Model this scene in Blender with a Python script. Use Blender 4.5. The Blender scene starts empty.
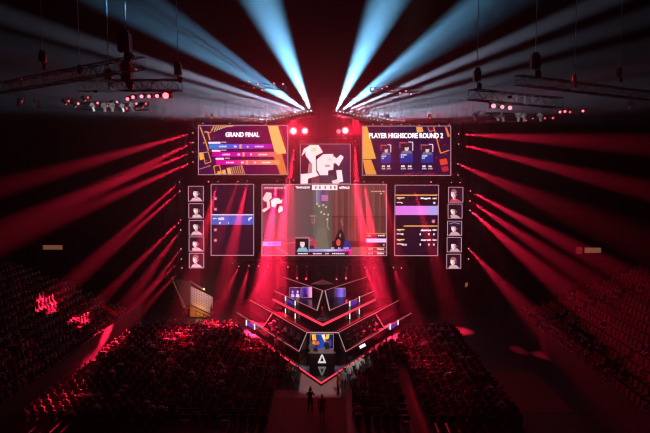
import bpy, bmesh, math, random
from mathutils import Vector, Matrix
random.seed(7)
F = 600.0; CAMH = 17.0; CAMX = 0.727
sc = bpy.context.scene; col = sc.collection

# ------------------------------------------------------------------ camera
cd = bpy.data.cameras.new('camera'); cam = bpy.data.objects.new('camera', cd); col.objects.link(cam)
cd.sensor_width = 36; cd.lens = 36*F/650; cd.clip_end = 400
cam.location = (CAMX, 0, CAMH); cam.rotation_euler = (math.radians(85.0), 0, 5.91/600)
sc.camera = cam
bpy.context.view_layer.update()
RM = cam.matrix_world.to_3x3()
def ray(px, py): return RM @ Vector(((px-325)/F, -(py-216.5)/F, -1))
def aty(px, py, Y):
    d = ray(px, py); return cam.location + d*(Y/d.y)
def atz(px, py, Z):
    d = ray(px, py); return cam.location + d*((Z-CAMH)/d.z)
RMI = RM.inverted()
def project(p):
    q = RMI @ (Vector(p)-cam.location)
    return 325 + F*q.x/-q.z, 216.5 - F*q.y/-q.z

# ------------------------------------------------------------------ materials
def lin(c):
    r = []
    for v in c:
        v = v/255.0
        r.append(v/12.92 if v <= .04045 else ((v+.055)/1.055)**2.4)
    return (*r, 1)
def mat(name, c, rough=.7, metal=0, noise=0, scale=4.0, spec=.3):
    m = bpy.data.materials.new(name); m.use_nodes = True
    nt = m.node_tree; b = nt.nodes['Principled BSDF']
    b.inputs['Base Color'].default_value = (*c, 1); b.inputs['Roughness'].default_value = rough
    b.inputs['Metallic'].default_value = metal; b.inputs['Specular IOR Level'].default_value = spec
    if noise:
        t = nt.nodes.new('ShaderNodeTexNoise'); t.inputs['Scale'].default_value = scale; t.inputs['Detail'].default_value = 5
        g = nt.nodes.new('ShaderNodeTexCoord'); nt.links.new(g.outputs['Object'], t.inputs['Vector'])
        r = nt.nodes.new('ShaderNodeMapRange'); r.inputs[3].default_value = 1-noise; r.inputs[4].default_value = 1+noise
        nt.links.new(t.outputs['Fac'], r.inputs[0])
        x = nt.nodes.new('ShaderNodeMix'); x.data_type = 'RGBA'; x.blend_type = 'MULTIPLY'; x.inputs[0].default_value = 1
        x.inputs[6].default_value = (*c, 1); nt.links.new(r.outputs[0], x.inputs[7]); nt.links.new(x.outputs[2], b.inputs['Base Color'])
    return m
def emi(name, c, s=1.0):
    m = bpy.data.materials.new(name); m.use_nodes = True; nt = m.node_tree; nt.nodes.clear()
    e = nt.nodes.new('ShaderNodeEmission'); e.inputs[0].default_value = c if len(c) == 4 else (*c, 1); e.inputs[1].default_value = s
    o = nt.nodes.new('ShaderNodeOutputMaterial'); nt.links.new(e.outputs[0], o.inputs[0]); return m
M = dict(
    floor=mat('arena_floor', (.022, .02, .021), .6, noise=.4, scale=.8),
    carpet=mat('walkway_carpet', (.34, .30, .285), .85, noise=.12, scale=1.2),
    aisle=mat('red_carpet_and_light', (.10, .02, .022), .9, noise=.2, scale=2),
    wall=mat('black_wall', (.012, .011, .012), .9, noise=.3, scale=.3),
    drape=mat('black_drape', (.08, .06, .07), .95, noise=.3, scale=.6),
    concrete=mat('dark_concrete', (.014, .013, .014), .85, noise=.4, scale=.7),
    deck=mat('gloss_black_deck', (.008, .007, .008), .09, spec=.6),
    terr=mat('terrace_black', (.010, .008, .009), .22, spec=.12),
    panel=mat('stage_panel', (.018, .014, .016), .35, noise=.2),
    blackm=mat('black_metal', (.015, .015, .017), .45, .6),
    alu=mat('truss_metal', (.06, .06, .07), .4, .8),
    steel=mat('steel_chain', (.45, .45, .5), .4, .5),
    casing=mat('screen_casing', (.02, .02, .022), .5),
    frame=emi('screen_border', lin((205, 150, 165)), 1.2),
    grey=mat('grey_panel', (.45, .40, .41), .5),
    desk=mat('desk_black', (.015, .015, .016), .25),
    desktop=mat('desk_top', (.35, .33, .33), .35),
    seat=mat('red_seat_plastic', (.30, .02, .03), .45),
    chair=mat('chair_plastic', (.05, .04, .045), .5),
    skin=mat('skin', (.55, .34, .26), .55), skin2=mat('skin_brown', (.33, .18, .12), .55),
    hair=mat('dark_hair', (.02, .013, .01), .5), hairb=mat('brown_hair', (.10, .05, .025), .5),
    black=mat('black_cloth', (.02, .02, .022), .85), navy=mat('navy_cloth', (.03, .035, .07), .85),
    greyc=mat('grey_cloth', (.28, .28, .30), .85), white=mat('white_cloth', (.75, .73, .72), .85),
    red=mat('red_cloth', (.45, .03, .04), .85), yellow=mat('yellow_cloth', (.80, .45, .05), .8),
    denim=mat('denim', (.05, .06, .11), .85), shoe=mat('shoe', (.03, .03, .03), .6),
    eye=mat('eye_dark', (.02, .015, .015), .2), lip=mat('lip', (.35, .12, .1), .5),
    tan=mat('plywood', (.30, .18, .08), .7, noise=.2, scale=3),
    redneon=emi('red_neon', (1, .03, .07), 1.8), neon=emi('pink_line', (1, .22, .26), .65),
    neonw=emi('white_line', (1, .62, .64), .5),
    lens_red=emi('lens_red', (1, .22, .28), 2.4), lens_blue=emi('lens_blue', (.75, .88, 1), 3.0),
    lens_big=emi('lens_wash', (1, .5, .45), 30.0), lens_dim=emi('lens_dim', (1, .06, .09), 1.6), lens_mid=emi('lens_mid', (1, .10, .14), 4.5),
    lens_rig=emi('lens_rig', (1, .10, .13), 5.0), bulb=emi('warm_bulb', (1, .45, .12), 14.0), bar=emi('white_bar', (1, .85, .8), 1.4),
)

# ------------------------------------------------------------------ mesh helpers
def finish(name, bm, mats, parent=None, smooth=False):
    me = bpy.data.meshes.new(name); bm.normal_update()
    bm.to_mesh(me); bm.free()
    for m in (mats if isinstance(mats, (list, tuple)) else [mats]): me.materials.append(m)
    if smooth:
        for p in me.polygons: p.use_smooth = True
    o = bpy.data.objects.new(name, me); col.objects.link(o)
    if parent is not None: o.parent = parent
    return o
def tag(o, label=None, cat=None, group=None, kind=None):
    if label: o['label'] = label
    if cat: o['category'] = cat
    if group: o['group'] = group
    if kind: o['kind'] = kind
    return o
def empty(name, loc, label, cat, group=None, rz=0):
    o = bpy.data.objects.new(name, None); col.objects.link(o); o.location = loc; o.rotation_euler.z = rz
    o.empty_display_size = .2
    return tag(o, label, cat, group)
def box(bm, c, s, mi=0, rot=None):
    r = bmesh.ops.create_cube(bm, size=1)
    R = rot or Matrix.Identity(3)
    for v in r['verts']:
        v.co = R @ Vector((v.co.x*s[0], v.co.y*s[1], v.co.z*s[2])) + Vector(c)
    for f in {f for v in r['verts'] for f in v.link_faces}: f.material_index = mi
def tube(bm, a, b, r, n=6, mi=0, r2=None, caps=True):
    a = Vector(a); b = Vector(b); d = b-a
    if d.length < 1e-6: return
    q = d.to_track_quat('Z', 'Y').to_matrix(); r2 = r if r2 is None else r2
    va = [bm.verts.new(a + q @ Vector((r*math.cos(t), r*math.sin(t), 0))) for t in [i*2*math.pi/n for i in range(n)]]
    vb = [bm.verts.new(b + q @ Vector((r2*math.cos(t), r2*math.sin(t), 0))) for t in [i*2*math.pi/n for i in range(n)]]
    fs = [bm.faces.new((va[i], va[(i+1) % n], vb[(i+1) % n], vb[i])) for i in range(n)]
    if caps: fs.append(bm.faces.new(va[::-1])); fs.append(bm.faces.new(vb))
    for f in fs: f.material_index = mi
def ball(bm, c, r, mi=0, sub=1, s=(1, 1, 1)):
    q = bmesh.ops.create_icosphere(bm, subdivisions=sub, radius=r)
    for v in q['verts']: v.co = Vector((v.co.x*s[0], v.co.y*s[1], v.co.z*s[2])) + Vector(c)
    for f in {f for v in q['verts'] for f in v.link_faces}: f.material_index = mi
def prism(bm, pts, z0, z1, mi=0):
    lo = [bm.verts.new((p[0], p[1], z0)) for p in pts]
    hi = [bm.verts.new((p[0], p[1], z1 if not callable(z1) else z1(p))) for p in pts]
    n = len(pts); fs = [bm.faces.new((lo[i], lo[(i+1) % n], hi[(i+1) % n], hi[i])) for i in range(n)]
    fs += [bm.faces.new(hi), bm.faces.new(lo[::-1])]
    for f in fs: f.material_index = mi
    bmesh.ops.recalc_face_normals(bm, faces=fs)
def slab(bm, quad, t, mi=0):
    """a solid plate of thickness t along the quad's normal"""
    q = [Vector(p) for p in quad]; n = (q[1]-q[0]).cross(q[-1]-q[0]).normalized()*t
    a = [bm.verts.new(p) for p in q]; b = [bm.verts.new(p+n) for p in q]; k = len(q)
    fs = [bm.faces.new(a[::-1]), bm.faces.new(b)] + [bm.faces.new((a[i], a[(i+1) % k], b[(i+1) % k], b[i])) for i in range(k)]
    for f in fs: f.material_index = mi
    bmesh.ops.recalc_face_normals(bm, faces=fs)
def struct(name, bm, m): return tag(finish(name, bm, m), kind='structure')
def nb(): return bmesh.new()
def text_mesh(s):
    cu = bpy.data.curves.new('t', 'FONT'); cu.body = s; cu.offset = .03; cu.resolution_u = 3
    o = bpy.data.objects.new('t', cu); col.objects.link(o)
    dg = bpy.context.evaluated_depsgraph_get(); me = bpy.data.meshes.new_from_object(o.evaluated_get(dg))
    bpy.data.objects.remove(o); return me

# ------------------------------------------------------------------ the hall
b = nb(); box(b, (0, 30, -.25), (104, 112, .5)); struct('floor', b, M['floor'])
b = nb(); box(b, (0, 30, 42.25), (104, 112, .5)); struct('ceiling', b, M['wall'])
b = nb(); box(b, (0, 86.25, 21), (104, .5, 42)); struct('wall_back', b, M['wall'])
b = nb(); box(b, (-52.25, 30, 21), (.5, 112, 42)); struct('wall_left', b, M['wall'])
b = nb(); box(b, (52.25, 30, 21), (.5, 112, 42)); struct('wall_right', b, M['wall'])
b = nb(); box(b, (0, -26.25, 21), (104, .5, 42)); struct('wall_front', b, M['wall'])
# black pleated drape behind the screens
b = nb(); n = 160; x0, x1 = -20.0, 20.0
lo = []; hi = []
for i in range(n+1):
    x = x0+(x1-x0)*i/n; y = 74+.18*math.sin(i*1.9)
    lo.append(b.verts.new((x, y, 0))); hi.append(b.verts.new((x, y, 25)))
for i in range(n): b.faces.new((lo[i], lo[i+1], hi[i+1], hi[i]))
bmesh.ops.solidify(b, geom=list(b.faces), thickness=.05)
tag(finish('backdrop_drape', b, M['drape'], smooth=True), 'tall black pleated drape hanging behind the big screens', 'drape')

# lit openings far away in the hall's back wall
def opening(name, px0, py0, px1, py1, c, s, parts=1):
    p = aty(px0, py0, 85.9); q = aty(px1, py1, 85.9)
    r = nb(); cx = (p.x+q.x)/2; cz = (p.z+q.z)/2; w = q.x-p.x; h = p.z-q.z
    for sx in (-1, 1): box(r, (cx+sx*(w/2+.08), 85.9, cz), (.16, .3, h+.3))
    for sz in (-1, 1): box(r, (cx, 85.9, cz+sz*(h/2+.08)), (w+.32, .3, .16))
    o = tag(finish(name, r, M['blackm']), kind='structure')
    g = nb()
    for k in range(parts):
        ww = w/parts; box(g, (p.x+ww*(k+.5), 85.95, cz), (ww*.97, .05, h))
    pane = finish('lit_opening', g, emi('lit_room', lin(c), s), o)
    return o
opening('window_1', 42.5, 245, 63, 249.6, (122, 74, 56), .8)
opening('window_2', 583.5, 247.5, 601, 252.8, (126, 80, 58), .8, 2)
opening('window_3', 576, 247, 583, 254, (110, 28, 30), .7)

# ------------------------------------------------------------------ grandstands
NROW = 15; RUN = .9; RISE = .36; SX0 = 20.0
def stand(name, sgn):
    b = nb()
    for r in range(NROW):
        x = SX0 + r*RUN; z = 1.0 + r*RISE
        box(b, (sgn*(x+RUN/2), 44, z/2), (RUN, 40, z))
    box(b, (sgn*(SX0-.06), 44, .95), (.12, 40, 1.9))
    return struct(name, b, M['concrete'])
stand('trim_1', -1); stand('trim_2', 1)
b = nb()
for sgn in (-1, 1):
    pass
b.free()
def rake(sgn, x0, x1):   # solid upper bowl behind the seats
    b = nb(); prism(b, [(sgn*x0, 24), (sgn*x1, 24), (sgn*x1, 64), (sgn*x0, 64)], 0, lambda p: 6.4+(abs(p[0])-x0)*.35); return b
struct('trim_3', rake(-1, 33.5, 51.9), M['concrete']); struct('trim_4', rake(1, 33.5, 51.9), M['concrete'])

# ------------------------------------------------------------------ walkway and aisles
b = nb(); yc = atz(319, 398, 0).y; box(b, (-.1, (yc+51)/2, .01), (3.15, 51-yc, .02)); tag(finish('walkway_carpet', b, M['carpet']), 'pale grey carpet walkway running up to the pointed stage front', 'carpet')
b = nb(); box(b, (-1.0, (31+yc)/2-.01, .01), (5.6, yc-31, .02)); tag(finish('carpet_and_lit_floor', b, M['aisle']), 'dim red carpet of the centre aisle at the bottom of the picture', 'carpet')
b = nb(); box(b, (6.55, 43.0, .01), (1.0, 13, .02)); tag(finish('carpet_and_lit_floor', b, M['aisle']), 'narrow red aisle between the two right floor seat blocks', 'carpet')
b = nb(); box(b, (15.2, 44, .01), (4.4, 8, .02)); tag(finish('carpet_and_lit_floor', b, M['aisle']), 'empty red-lit floor strip right of the floor crowd', 'carpet')  # red colour stands in for the red light on the bare floor

# ------------------------------------------------------------------ stage
def mir(p): return Vector((-p[0], p[1], p[2]))
Ftip = atz(321, 383, .25); Ftip.x = 0
Fend = atz(272, 349, .25)
Ein = atz(299, 351.5, 0.85); Eout = atz(237, 312.5, 0.85)
Din = atz(307, 332.5, 1.85); Dout = atz(250, 300, 1.85)
Ctip = atz(321.3, 325, 2.45); Ctip.x = 0; Cend = atz(273, 299.5, 2.45)
Bin = atz(317, 310.4, 2.85); Bend = atz(274, 290.5, 2.85)
Atip = atz(322, 290.5, 3.85); Atip.x = 0; Aend = atz(283, 277, 3.85)
def xy(*ps): return [(p[0], p[1]) for p in ps]
def edge(name, pts, r, m, parent=None, label=None):
    bm = nb()
    for a, c in zip(pts[:-1], pts[1:]): tube(bm, a, c, r, 6)
    for p in pts[1:-1]: ball(bm, p, r, sub=1)
    o = finish(name, bm, m, parent)
    if label: o['label'] = label
    return o
# glossy main deck with its red neon point
deck = empty('stage_deck', (0, Ftip.y, 0), 'low glossy black pointed stage deck in front of the presenter desk', 'stage')
def child(o, parent):           # keep world placement of geometry built in world coordinates
    o.parent = parent; o.matrix_parent_inverse = Matrix.Translation(-Vector(parent.location)); return o
b = nb(); Eq = Ein.lerp(Eout, .22); prism(b, xy(Ftip, Fend, Eq, Ein, Din, mir(Din), mir(Ein), mir(Eq), mir(Fend)), 0, .25); child(finish('deck', b, M['deck']), deck)
child(edge('neon_edge', [Fend, Ftip, mir(Fend)], .055, M['redneon'], label='bright red neon tube along the pointed deck front'), deck)
b = nb()
for s in (1, -1):
    a = Vector((s*Fend.x, Fend.y, 0)); c = Vector((0, Ftip.y, 0)); n = Vector((-s*.9, -.45, 0))*.02
    slab(b, [a+n, c+n, c+n+Vector((0, 0, .2)), a+n+Vector((0, 0, .2))], .02)
child(finish('front_skirt', b, M['panel']), deck)
# lower team booths (left, right)
def lower_booth(s, side):
    fx = (lambda p: Vector(p)) if s < 0 else mir
    e0, e1, d0, d1 = fx(Ein), fx(Eout), fx(Din), fx(Dout)
    root = empty('team_booth', (e0.x, e0.y, 0), f'dark lower team booth with thin pink light lines on the {side} arm of the stage', 'stage booth', 'team booths of the stage')
    b = nb(); prism(b, xy(e0, e1, d1, d0), 0, 0.60); child(finish('platform', b, M['terr']), root)
    b = nb(); up = Vector((0, 0, 1))
    slab(b, [Vector((d0.x, d0.y, 0.60)), Vector((d1.x, d1.y, 0.60)), d1, d0], .08); child(finish('back_wall', b, M['panel']), root)
    # front rail: desk ledge along the front edge
    b = nb(); di = (d0-e0); di.z = 0; di.normalize()
    prism(b, xy(e0, e1, e1+di*.55, e0+di*.55), 0.60, 0.83); child(finish('front_ledge', b, M['panel']), root)
    t = .42                                            # the fin that divides the booth
    l0 = e0.lerp(e1, .535); l1 = d0.lerp(d1, .555)
    for nm, p, q in (('end_fin', e0, d0), ('dividing_fin', l0, l1)):
        b = nb(); slab(b, [Vector((p.x, p.y, 0.55)), Vector((q.x, q.y, 0.55)), q, p], .06); child(finish(nm, b, M['panel']), root)
        child(edge('light_line', [p, q], .03, M['neonw'] if nm == 'end_fin' else M['neon']), root)
    child(edge('light_line', [e0, e1], .03, M['neon']), root)
    child(edge('light_line', [d0, d1], .032, M['neon']), root)
    return root
lower_booth(-1, 'left'); lower_booth(1, 'right')
# lintel over the presenter screen
lint = empty('stage_lintel', (0, Din.y, 0), 'thin glowing lintel above the presenter screen joining both booths', 'stage frame')
child(edge('light_line', [Din, mir(Din)], .05, M['neonw']), lint)
# terrace of the red neon chevron
def terrace(name, label, pts, back, z0, z1, neon, r, nlabel, rise=0):
    root = empty(name, (0, pts[len(pts)//2].y, 0), label, 'stage terrace', 'stage terraces')
    L = [p for p in pts]
    outer = [(p.x, p.y) for p in L]; inner = [(p.x*.98, p.y+back) for p in reversed(L)]
    b = nb(); prism(b, outer+inner, z0, z1); child(finish('platform', b, M['terr']), root)
    child(edge('neon_edge', pts, r, neon, label=nlabel), root)
    return root
dA = (Dout-Din).normalized()
b = nb()
mid = empty('stage_terrace', (0, Din.y, 0), 'glossy dark terrace between lower booths and red neon chevron', 'stage terrace', 'stage terraces')
prism(b, xy(Din+Vector((0, .12, 0)), Dout+Vector((0, .12, 0)), (Dout.x+1.5, Dout.y+1.5, 0), (-.2, 66, 0), (.2, 66, 0), mir((Dout.x+1.5, Dout.y+1.5, 0)), mir(Dout)+Vector((0, .12, 0)), mir(Din)+Vector((0, .12, 0))), 0, 1.80)
child(finish('platform', b, M['terr']), mid)
for s in (1, -1):
    p0 = atz(308, 330.5, 1.83); p1 = atz(262, 304.5, 1.83)
    if s < 0: p0, p1 = mir(p0), mir(p1)
    child(edge('light_line', [p0, p1], .035, emi('dim_red_line', (1, .02, .05), .55), label='dim red line on the terrace floor'), mid)
terrace('stage_terrace', 'upper terrace with the thick bright red neon chevron on its front', [Cend, Ctip, mir(Cend)], 7, 1.80, 2.39, M['redneon'], .1, 'thick bright red neon chevron')
def upper_booth(s, side):
    fx = (lambda p: Vector(p)) if s < 0 else mir
    b0, b1, a0, a1 = fx(Bin), fx(Bend), Vector(Atip), fx(Aend)
    a0.x += s*.12
    root = empty('team_booth', (b0.x, b0.y, 0), f'dark upper team booth below the top chevron line on the {side}', 'stage booth', 'team booths of the stage')
    b = nb(); prism(b, xy(b0, b1, a1, a0), 2.39, 2.81); child(finish('platform', b, M['terr']), root)
    b = nb(); slab(b, [Vector((a0.x, a0.y, 2.81)), Vector((a1.x, a1.y, 2.81)), a1, a0], .08); child(finish('back_wall', b, M['panel']), root)
    b = nb(); slab(b, [Vector((b0.x, b0.y, 2.75)), Vector((a0.x, a0.y, 2.75)), a0, b0], .06); child(finish('end_fin', b, M['panel']), root)
    child(edge('light_line', [b0, a0], .055, M['neonw'], label='pale leg of the letter A'), root)
    child(edge('light_line', [b0, b1], .032, M['neon']), root)
    child(edge('light_line', [a0, a1], .032, M['neon']), root)
upper_booth(-1, 'left'); upper_booth(1, 'right')
# flat grey roof plate of the letter A and the grey floor ring
r0, r1, r2 = atz(310.5, 284, 4.25), atz(334, 284, 4.25), atz(322.3, 279.3, 4.25)
plate = empty('roof_plate', (0, r0.y, 2.85), 'flat grey triangular plate standing behind the tip of the top chevron', 'stage plate')
b = nb(); hx = (r0+r1+r2)/3
outer = [r0, r1, r2]; inner = [hx.lerp(p, .22) for p in outer]
top = [b.verts.new(p) for p in outer]; ti = [b.verts.new(p) for p in inner]
bo = [b.verts.new(p-Vector((0, 0, .12))) for p in outer]; bi = [b.verts.new(p-Vector((0, 0, .12))) for p in inner]
for i in range(3):
    j = (i+1) % 3
    b.faces.new((top[i], top[j], ti[j], ti[i])); b.faces.new((bo[j], bo[i], bi[i], bi[j]))
    b.faces.new((bo[i], bo[j], top[j], top[i])); b.faces.new((bi[j], bi[i], ti[i], ti[j]))
child(finish('plate', b, M['grey']), plate)
for p in outer:
    b = nb(); q = hx.lerp(p, .8); tube(b, (q.x, q.y, 2.35), (q.x, q.y, q.z-.06), .05); child(finish('post', b, M['blackm']), plate)
c0 = atz(322, 319.5, 2.43)
b = nb(); N = 28
rings = []
for rr, zz in ((.46, 0), (.46, .06), (.24, .06), (.24, 0)):
    rings.append([b.verts.new((c0.x+rr*math.cos(t), c0.y+.0+rr*math.sin(t), 2.39+zz)) for t in [i*2*math.pi/N for i in range(N)]])
for k in range(4):
    A_, B_ = rings[k], rings[(k+1) % 4]
    for i in range(N): b.faces.new((A_[i], A_[(i+1) % N], B_[(i+1) % N], B_[i]))
tag(finish('floor_ring', b, M['grey'], smooth=False), 'small flat grey ring emblem lying behind the tip of the red neon chevron', 'emblem')

# small team monitors with light bars
def ydepth(px, a, c, off):
    """depth at which a sight line through px meets the stage edge a-c, moved off toward the camera"""
    if px > 323: px = 646.6-px
    best = min((abs(project(a.lerp(c, k/200))[0]-px), k) for k in range(201)); return a.lerp(c, best[1]/200).y-off
def team_monitor(px0, px1, yb0, yt0, yb1, yt1, ea, ec, off, label, low=None):
    Y0, Y1 = ydepth(px0, ea, ec, off), ydepth(px1, ea, ec, off)
    p = aty((px0+px1)/2, max(yb0, yb1), (Y0+Y1)/2)
    root = empty('team_monitor', p, label, 'monitor', 'small team monitors on the stage arms')
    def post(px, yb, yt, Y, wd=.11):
        a = aty(px, yb, Y); c = aty(px, yt, Y); b = nb(); box(b, (a+c)/2, (wd, wd, (c-a).length)); child(finish('bar_and_reflection', b, M['bar']), root)
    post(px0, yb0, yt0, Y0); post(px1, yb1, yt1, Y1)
    if low:  # lower glowing bars stand in for the posts' reflection in the glossy deck
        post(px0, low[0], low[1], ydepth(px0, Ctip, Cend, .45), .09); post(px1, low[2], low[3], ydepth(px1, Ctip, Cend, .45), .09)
    q = [aty(px0+.7, yb0-.3, Y0), aty(px1-.7, yb1-.3, Y1), aty(px1-.7, yt1+1, Y1), aty(px0+.7, yt0+1, Y0)]
    b = nb(); slab(b, [v+Vector((0, .02, 0)) for v in q[::-1]], .08); child(finish('casing', b, M['casing']), root)
    b = nb(); q = [v+Vector((0, -.09, 0)) for v in q]; n = (q[0]+q[2])/2; q = [n.lerp(v, .92) for v in q]
    b.faces.new([b.verts.new(v) for v in q]); child(finish('display', b, emi('blue_display', lin((58, 48, 150)), 1.3)), root)
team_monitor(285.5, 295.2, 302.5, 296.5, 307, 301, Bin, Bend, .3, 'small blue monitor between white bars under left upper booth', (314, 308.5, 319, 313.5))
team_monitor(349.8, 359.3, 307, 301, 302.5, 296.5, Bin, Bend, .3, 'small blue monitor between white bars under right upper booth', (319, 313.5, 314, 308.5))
team_monitor(246.4, 254.6, 325.5, 320, 329.5, 324, Ein, Eout, .35, 'small blue monitor at the far end of the lower left booth')
team_monitor(390.2, 398, 329.5, 324, 325, 320, Ein, Eout, .35, 'small blue monitor at the far end of the lower right booth')

# ------------------------------------------------------------------ screens
EM = {}
SG = 1.35
def ecol(c, s=None):
    c = tuple(int(v) for v in c); s = SG if s is None else s
    k = (c, s)
    if k not in EM:
        m = mat('led_%02x%02x%02x' % c, [v*.12 for v in lin(c)[:3]], .6, spec=.05); p = m.node_tree.nodes['Principled BSDF']
        p.inputs['Emission Color'].default_value = lin(c); p.inputs['Emission Strength'].default_value = s; EM[k] = m
    return EM[k]
class Canvas:
    """collects the picture a flat LED screen shows, as coloured facets in the plane of the screen"""
    def __init__(s, Y): s.Y = Y; s.bm = nb(); s.mats = []
    def mi(s, c, st=None):
        m = ecol(c, st)
        if m not in s.mats: s.mats.append(m)
        return s.mats.index(m)
    def poly(s, pts, c, L=1):
        f = s.bm.faces.new([s.bm.verts.new(aty(x, y, s.Y-.012*L)) for x, y in pts]); f.material_index = s.mi(c)
    def rect(s, x0, y0, x1, y1, c, L=1): s.poly([(x0, y0), (x1, y0), (x1, y1), (x0, y1)], c, L)
    def grad(s, x0, y0, x1, y1, stops, L=1, n=24, vertical=False):
        for i in range(n):
            t = (i+.5)/n*(len(stops)-1); k = min(int(t), len(stops)-2); u = t-k
            c = [stops[k][j]*(1-u)+stops[k+1][j]*u for j in range(3)]
            if vertical: s.rect(x0, y0+(y1-y0)*i/n, x1, y0+(y1-y0)*(i+1)/n, c, L)
            else: s.rect(x0+(x1-x0)*i/n, y0, x0+(x1-x0)*(i+1)/n, y1, c, L)
    def stroke(s, pts, w, c, L=1):
        for (ax, ay), (bx, by) in zip(pts[:-1], pts[1:]):
            d = math.hypot(bx-ax, by-ay) or 1; nx, ny = -(by-ay)/d*w/2, (bx-ax)/d*w/2
            s.poly([(ax+nx, ay+ny), (bx+nx, by+ny), (bx-nx, by-ny), (ax-nx, ay-ny)], c, L)
    def oval(s, cx, cy, rx, ry, c, L=1, n=14, rot=0):
        P = []
        for i in range(n):
            t = i*2*math.pi/n; x, y = rx*math.cos(t), ry*math.sin(t)
            P.append((cx+x*math.cos(rot)-y*math.sin(rot), cy+x*math.sin(rot)+y*math.cos(rot)))
        s.poly(P, c, L)
    def text(s, body, x0, y0, x1, y1, c, L=3):
        me = text_mesh(body); vs = [v.co for v in me.vertices]
        ax, bx = min(v.x for v in vs), max(v.x for v in vs); ay, by = min(v.y for v in vs), max(v.y for v in vs)
        k = s.mi(c, 2.1); V = [s.bm.verts.new(aty(x0+(v.x-ax)/(bx-ax)*(x1-x0), y1-(v.y-ay)/(by-ay)*(y1-y0), s.Y-.012*L)) for v in vs]
        for p in me.polygons:
            try: f = s.bm.faces.new([V[i] for i in p.vertices]); f.material_index = k
            except ValueError: pass
        bpy.data.meshes.remove(me)
    def dashes(s, x0, x1, y0, y1, c, L=3, n=6):
        w = (x1-x0)/n
        for i in range(n): s.rect(x0+w*i, y0+random.random()*.25*(y1-y0), x0+w*(i+.78), y1, c, L)
    def done(s, parent, name='display'):
        o = finish(name, s.bm, s.mats); return child(o, parent)
def screen_body(name, x0, y0, x1, y1, Y, label, cat='screen', group=None, bw=.5, hang=None, quad=None):
    q = quad or [(x0, y1), (x1, y1), (x1, y0), (x0, y0)]
    P = [aty(x, y, Y) for x, y in q]; c = (P[0]+P[1])/2
    root = empty(name, (c.x, Y, c.z), label, cat, group)
    b = nb(); fr = [b.verts.new(p+Vector((0, .02, 0))) for p in P]; bk = [b.verts.new(p+Vector((0, .20, 0))) for p in P]
    b.faces.new(fr); b.faces.new(bk[::-1])
    for i in range(4): b.faces.new((fr[(i+1) % 4], fr[i], bk[i], bk[(i+1) % 4]))
    child(finish('casing', b, M['casing']), root)
    b = nb(); w = bw*Y/F
    for i in range(4): 
        a, d = P[i], P[(i+1) % 4]; u = (d-a).normalized()
        t = (a+d)/2; L = (d-a).length+w
        R = u.to_track_quat('X', 'Z').to_matrix(); box(b, t+Vector((0, -.06, 0)), (L, .08, w), 0, R)
    child(finish('border', b, M['frame']), root)
    if hang:
        for px in hang:
            a = aty(px, y0, Y); b = nb(); tube(b, a+Vector((0, .1, 0)), (a.x, Y+.1, hang_z), .025); child(finish('hanging_cable', b, M['blackm']), root)
    return root
hang_z = 23.0
YS = 68.0
GOLD = (225, 150, 60); WH = (250, 225, 235)
# --- left score screen
t = screen_body('score_screen', 198.5, 125.3, 287.9, 174.7, YS, 'wide upper left screen titled GRAND FINAL above three coloured bars', hang=(215, 272))
c = Canvas(YS-.03)
c.grad(198.9, 125.7, 287.5, 174.3, [(48, 14, 58), (74, 8, 62), (92, 6, 58), (120, 14, 60)], 0, 30)
def Q(pts, ox, oy, k): return [(ox+x/k, oy+y/k) for x, y in pts]
k5 = 7.47
def q5(*p): return Q(p, 195, 120, k5)
c.stroke(q5((38, 50), (80, 165), (100, 230)), 1.2, GOLD); c.stroke(q5((70, 90), (95, 88), (112, 150)), 1.3, GOLD)
c.stroke(q5((75, 165), (60, 175)), 1, GOLD); c.stroke(q5((100, 95), (125, 88)), .8, GOLD)
for i in range(9):
    x = 122+i*18; y1 = 95-i*7 if i > 0 else 80
    c.stroke(q5((x+22, 43), (x+2, 43+max(6, (y1-43)))), .9, (232, 178, 100))
c.poly(q5((30, 245), (55, 240), (70, 292), (36, 300)), (238, 165, 70))
c.stroke(q5((60, 245), (98, 238), (120, 312), (76, 326), (60, 245)), .8, GOLD)
c.stroke(q5((30, 368), (118, 340)), .7, (190, 120, 80)); c.stroke(q5((140, 345), (182, 337), (198, 400), (150, 404), (140, 345)), .9, GOLD)
c.poly(q5((165, 385), (190, 380), (195, 404), (170, 404)), (238, 165, 70)); c.poly(q5((200, 375), (226, 370), (234, 404), (206, 404)), (238, 170, 80))
c.poly(q5((236, 360), (262, 354), (274, 404), (246, 404)), (235, 175, 90))
for i in range(6): c.stroke(q5((268+i*15, 352-i*3), (284+i*15, 402)), .9, (215, 140, 90))
c.stroke(q5((348, 332), (372, 404)), .8, (225, 130, 90))
k4 = 4.333
def q4(*p): return Q(p, 180, 110, k4)
c.poly(q4((380, 69), (424, 69), (462, 188), (412, 192)), (236, 185, 105)); c.poly(q4((402, 193), (442, 190), (465, 278), (434, 279)), (222, 120, 60))
c.poly(q4((424, 69), (436, 69), (464, 160), (462, 188)), (150, 40, 60))
c.text('GRAND FINAL', 225.5, 132.2, 259.3, 137, (255, 235, 245))
def barrow(x0, x1, y, hx1, stops, sep):
    c.rect(x0-.5, y-2.2, hx1, y-.3, (245, 225, 240), 2); c.dashes(hx1+1, hx1+6, y-2.4, y-1.3, (230, 190, 220), 2, 4)
    c.grad(x0, y, x1, y+4.7, stops, 2, 28)
    c.dashes(x0+10, x0+18, y+1.7, y+3.2, (235, 225, 250), 3, 5); c.dashes(x0+46, x0+55, y+1.7, y+3.2, (240, 225, 240), 3, 6); c.dashes(x0+25, x0+28, y+1.5, y+3.4, WH, 3, 2); c.dashes(x0+38, x0+40, y+1.5, y+3.4, WH, 3, 1)
    c.rect(sep, y+.3, sep+2, y+4.4, (245, 170, 110), 3)
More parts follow.
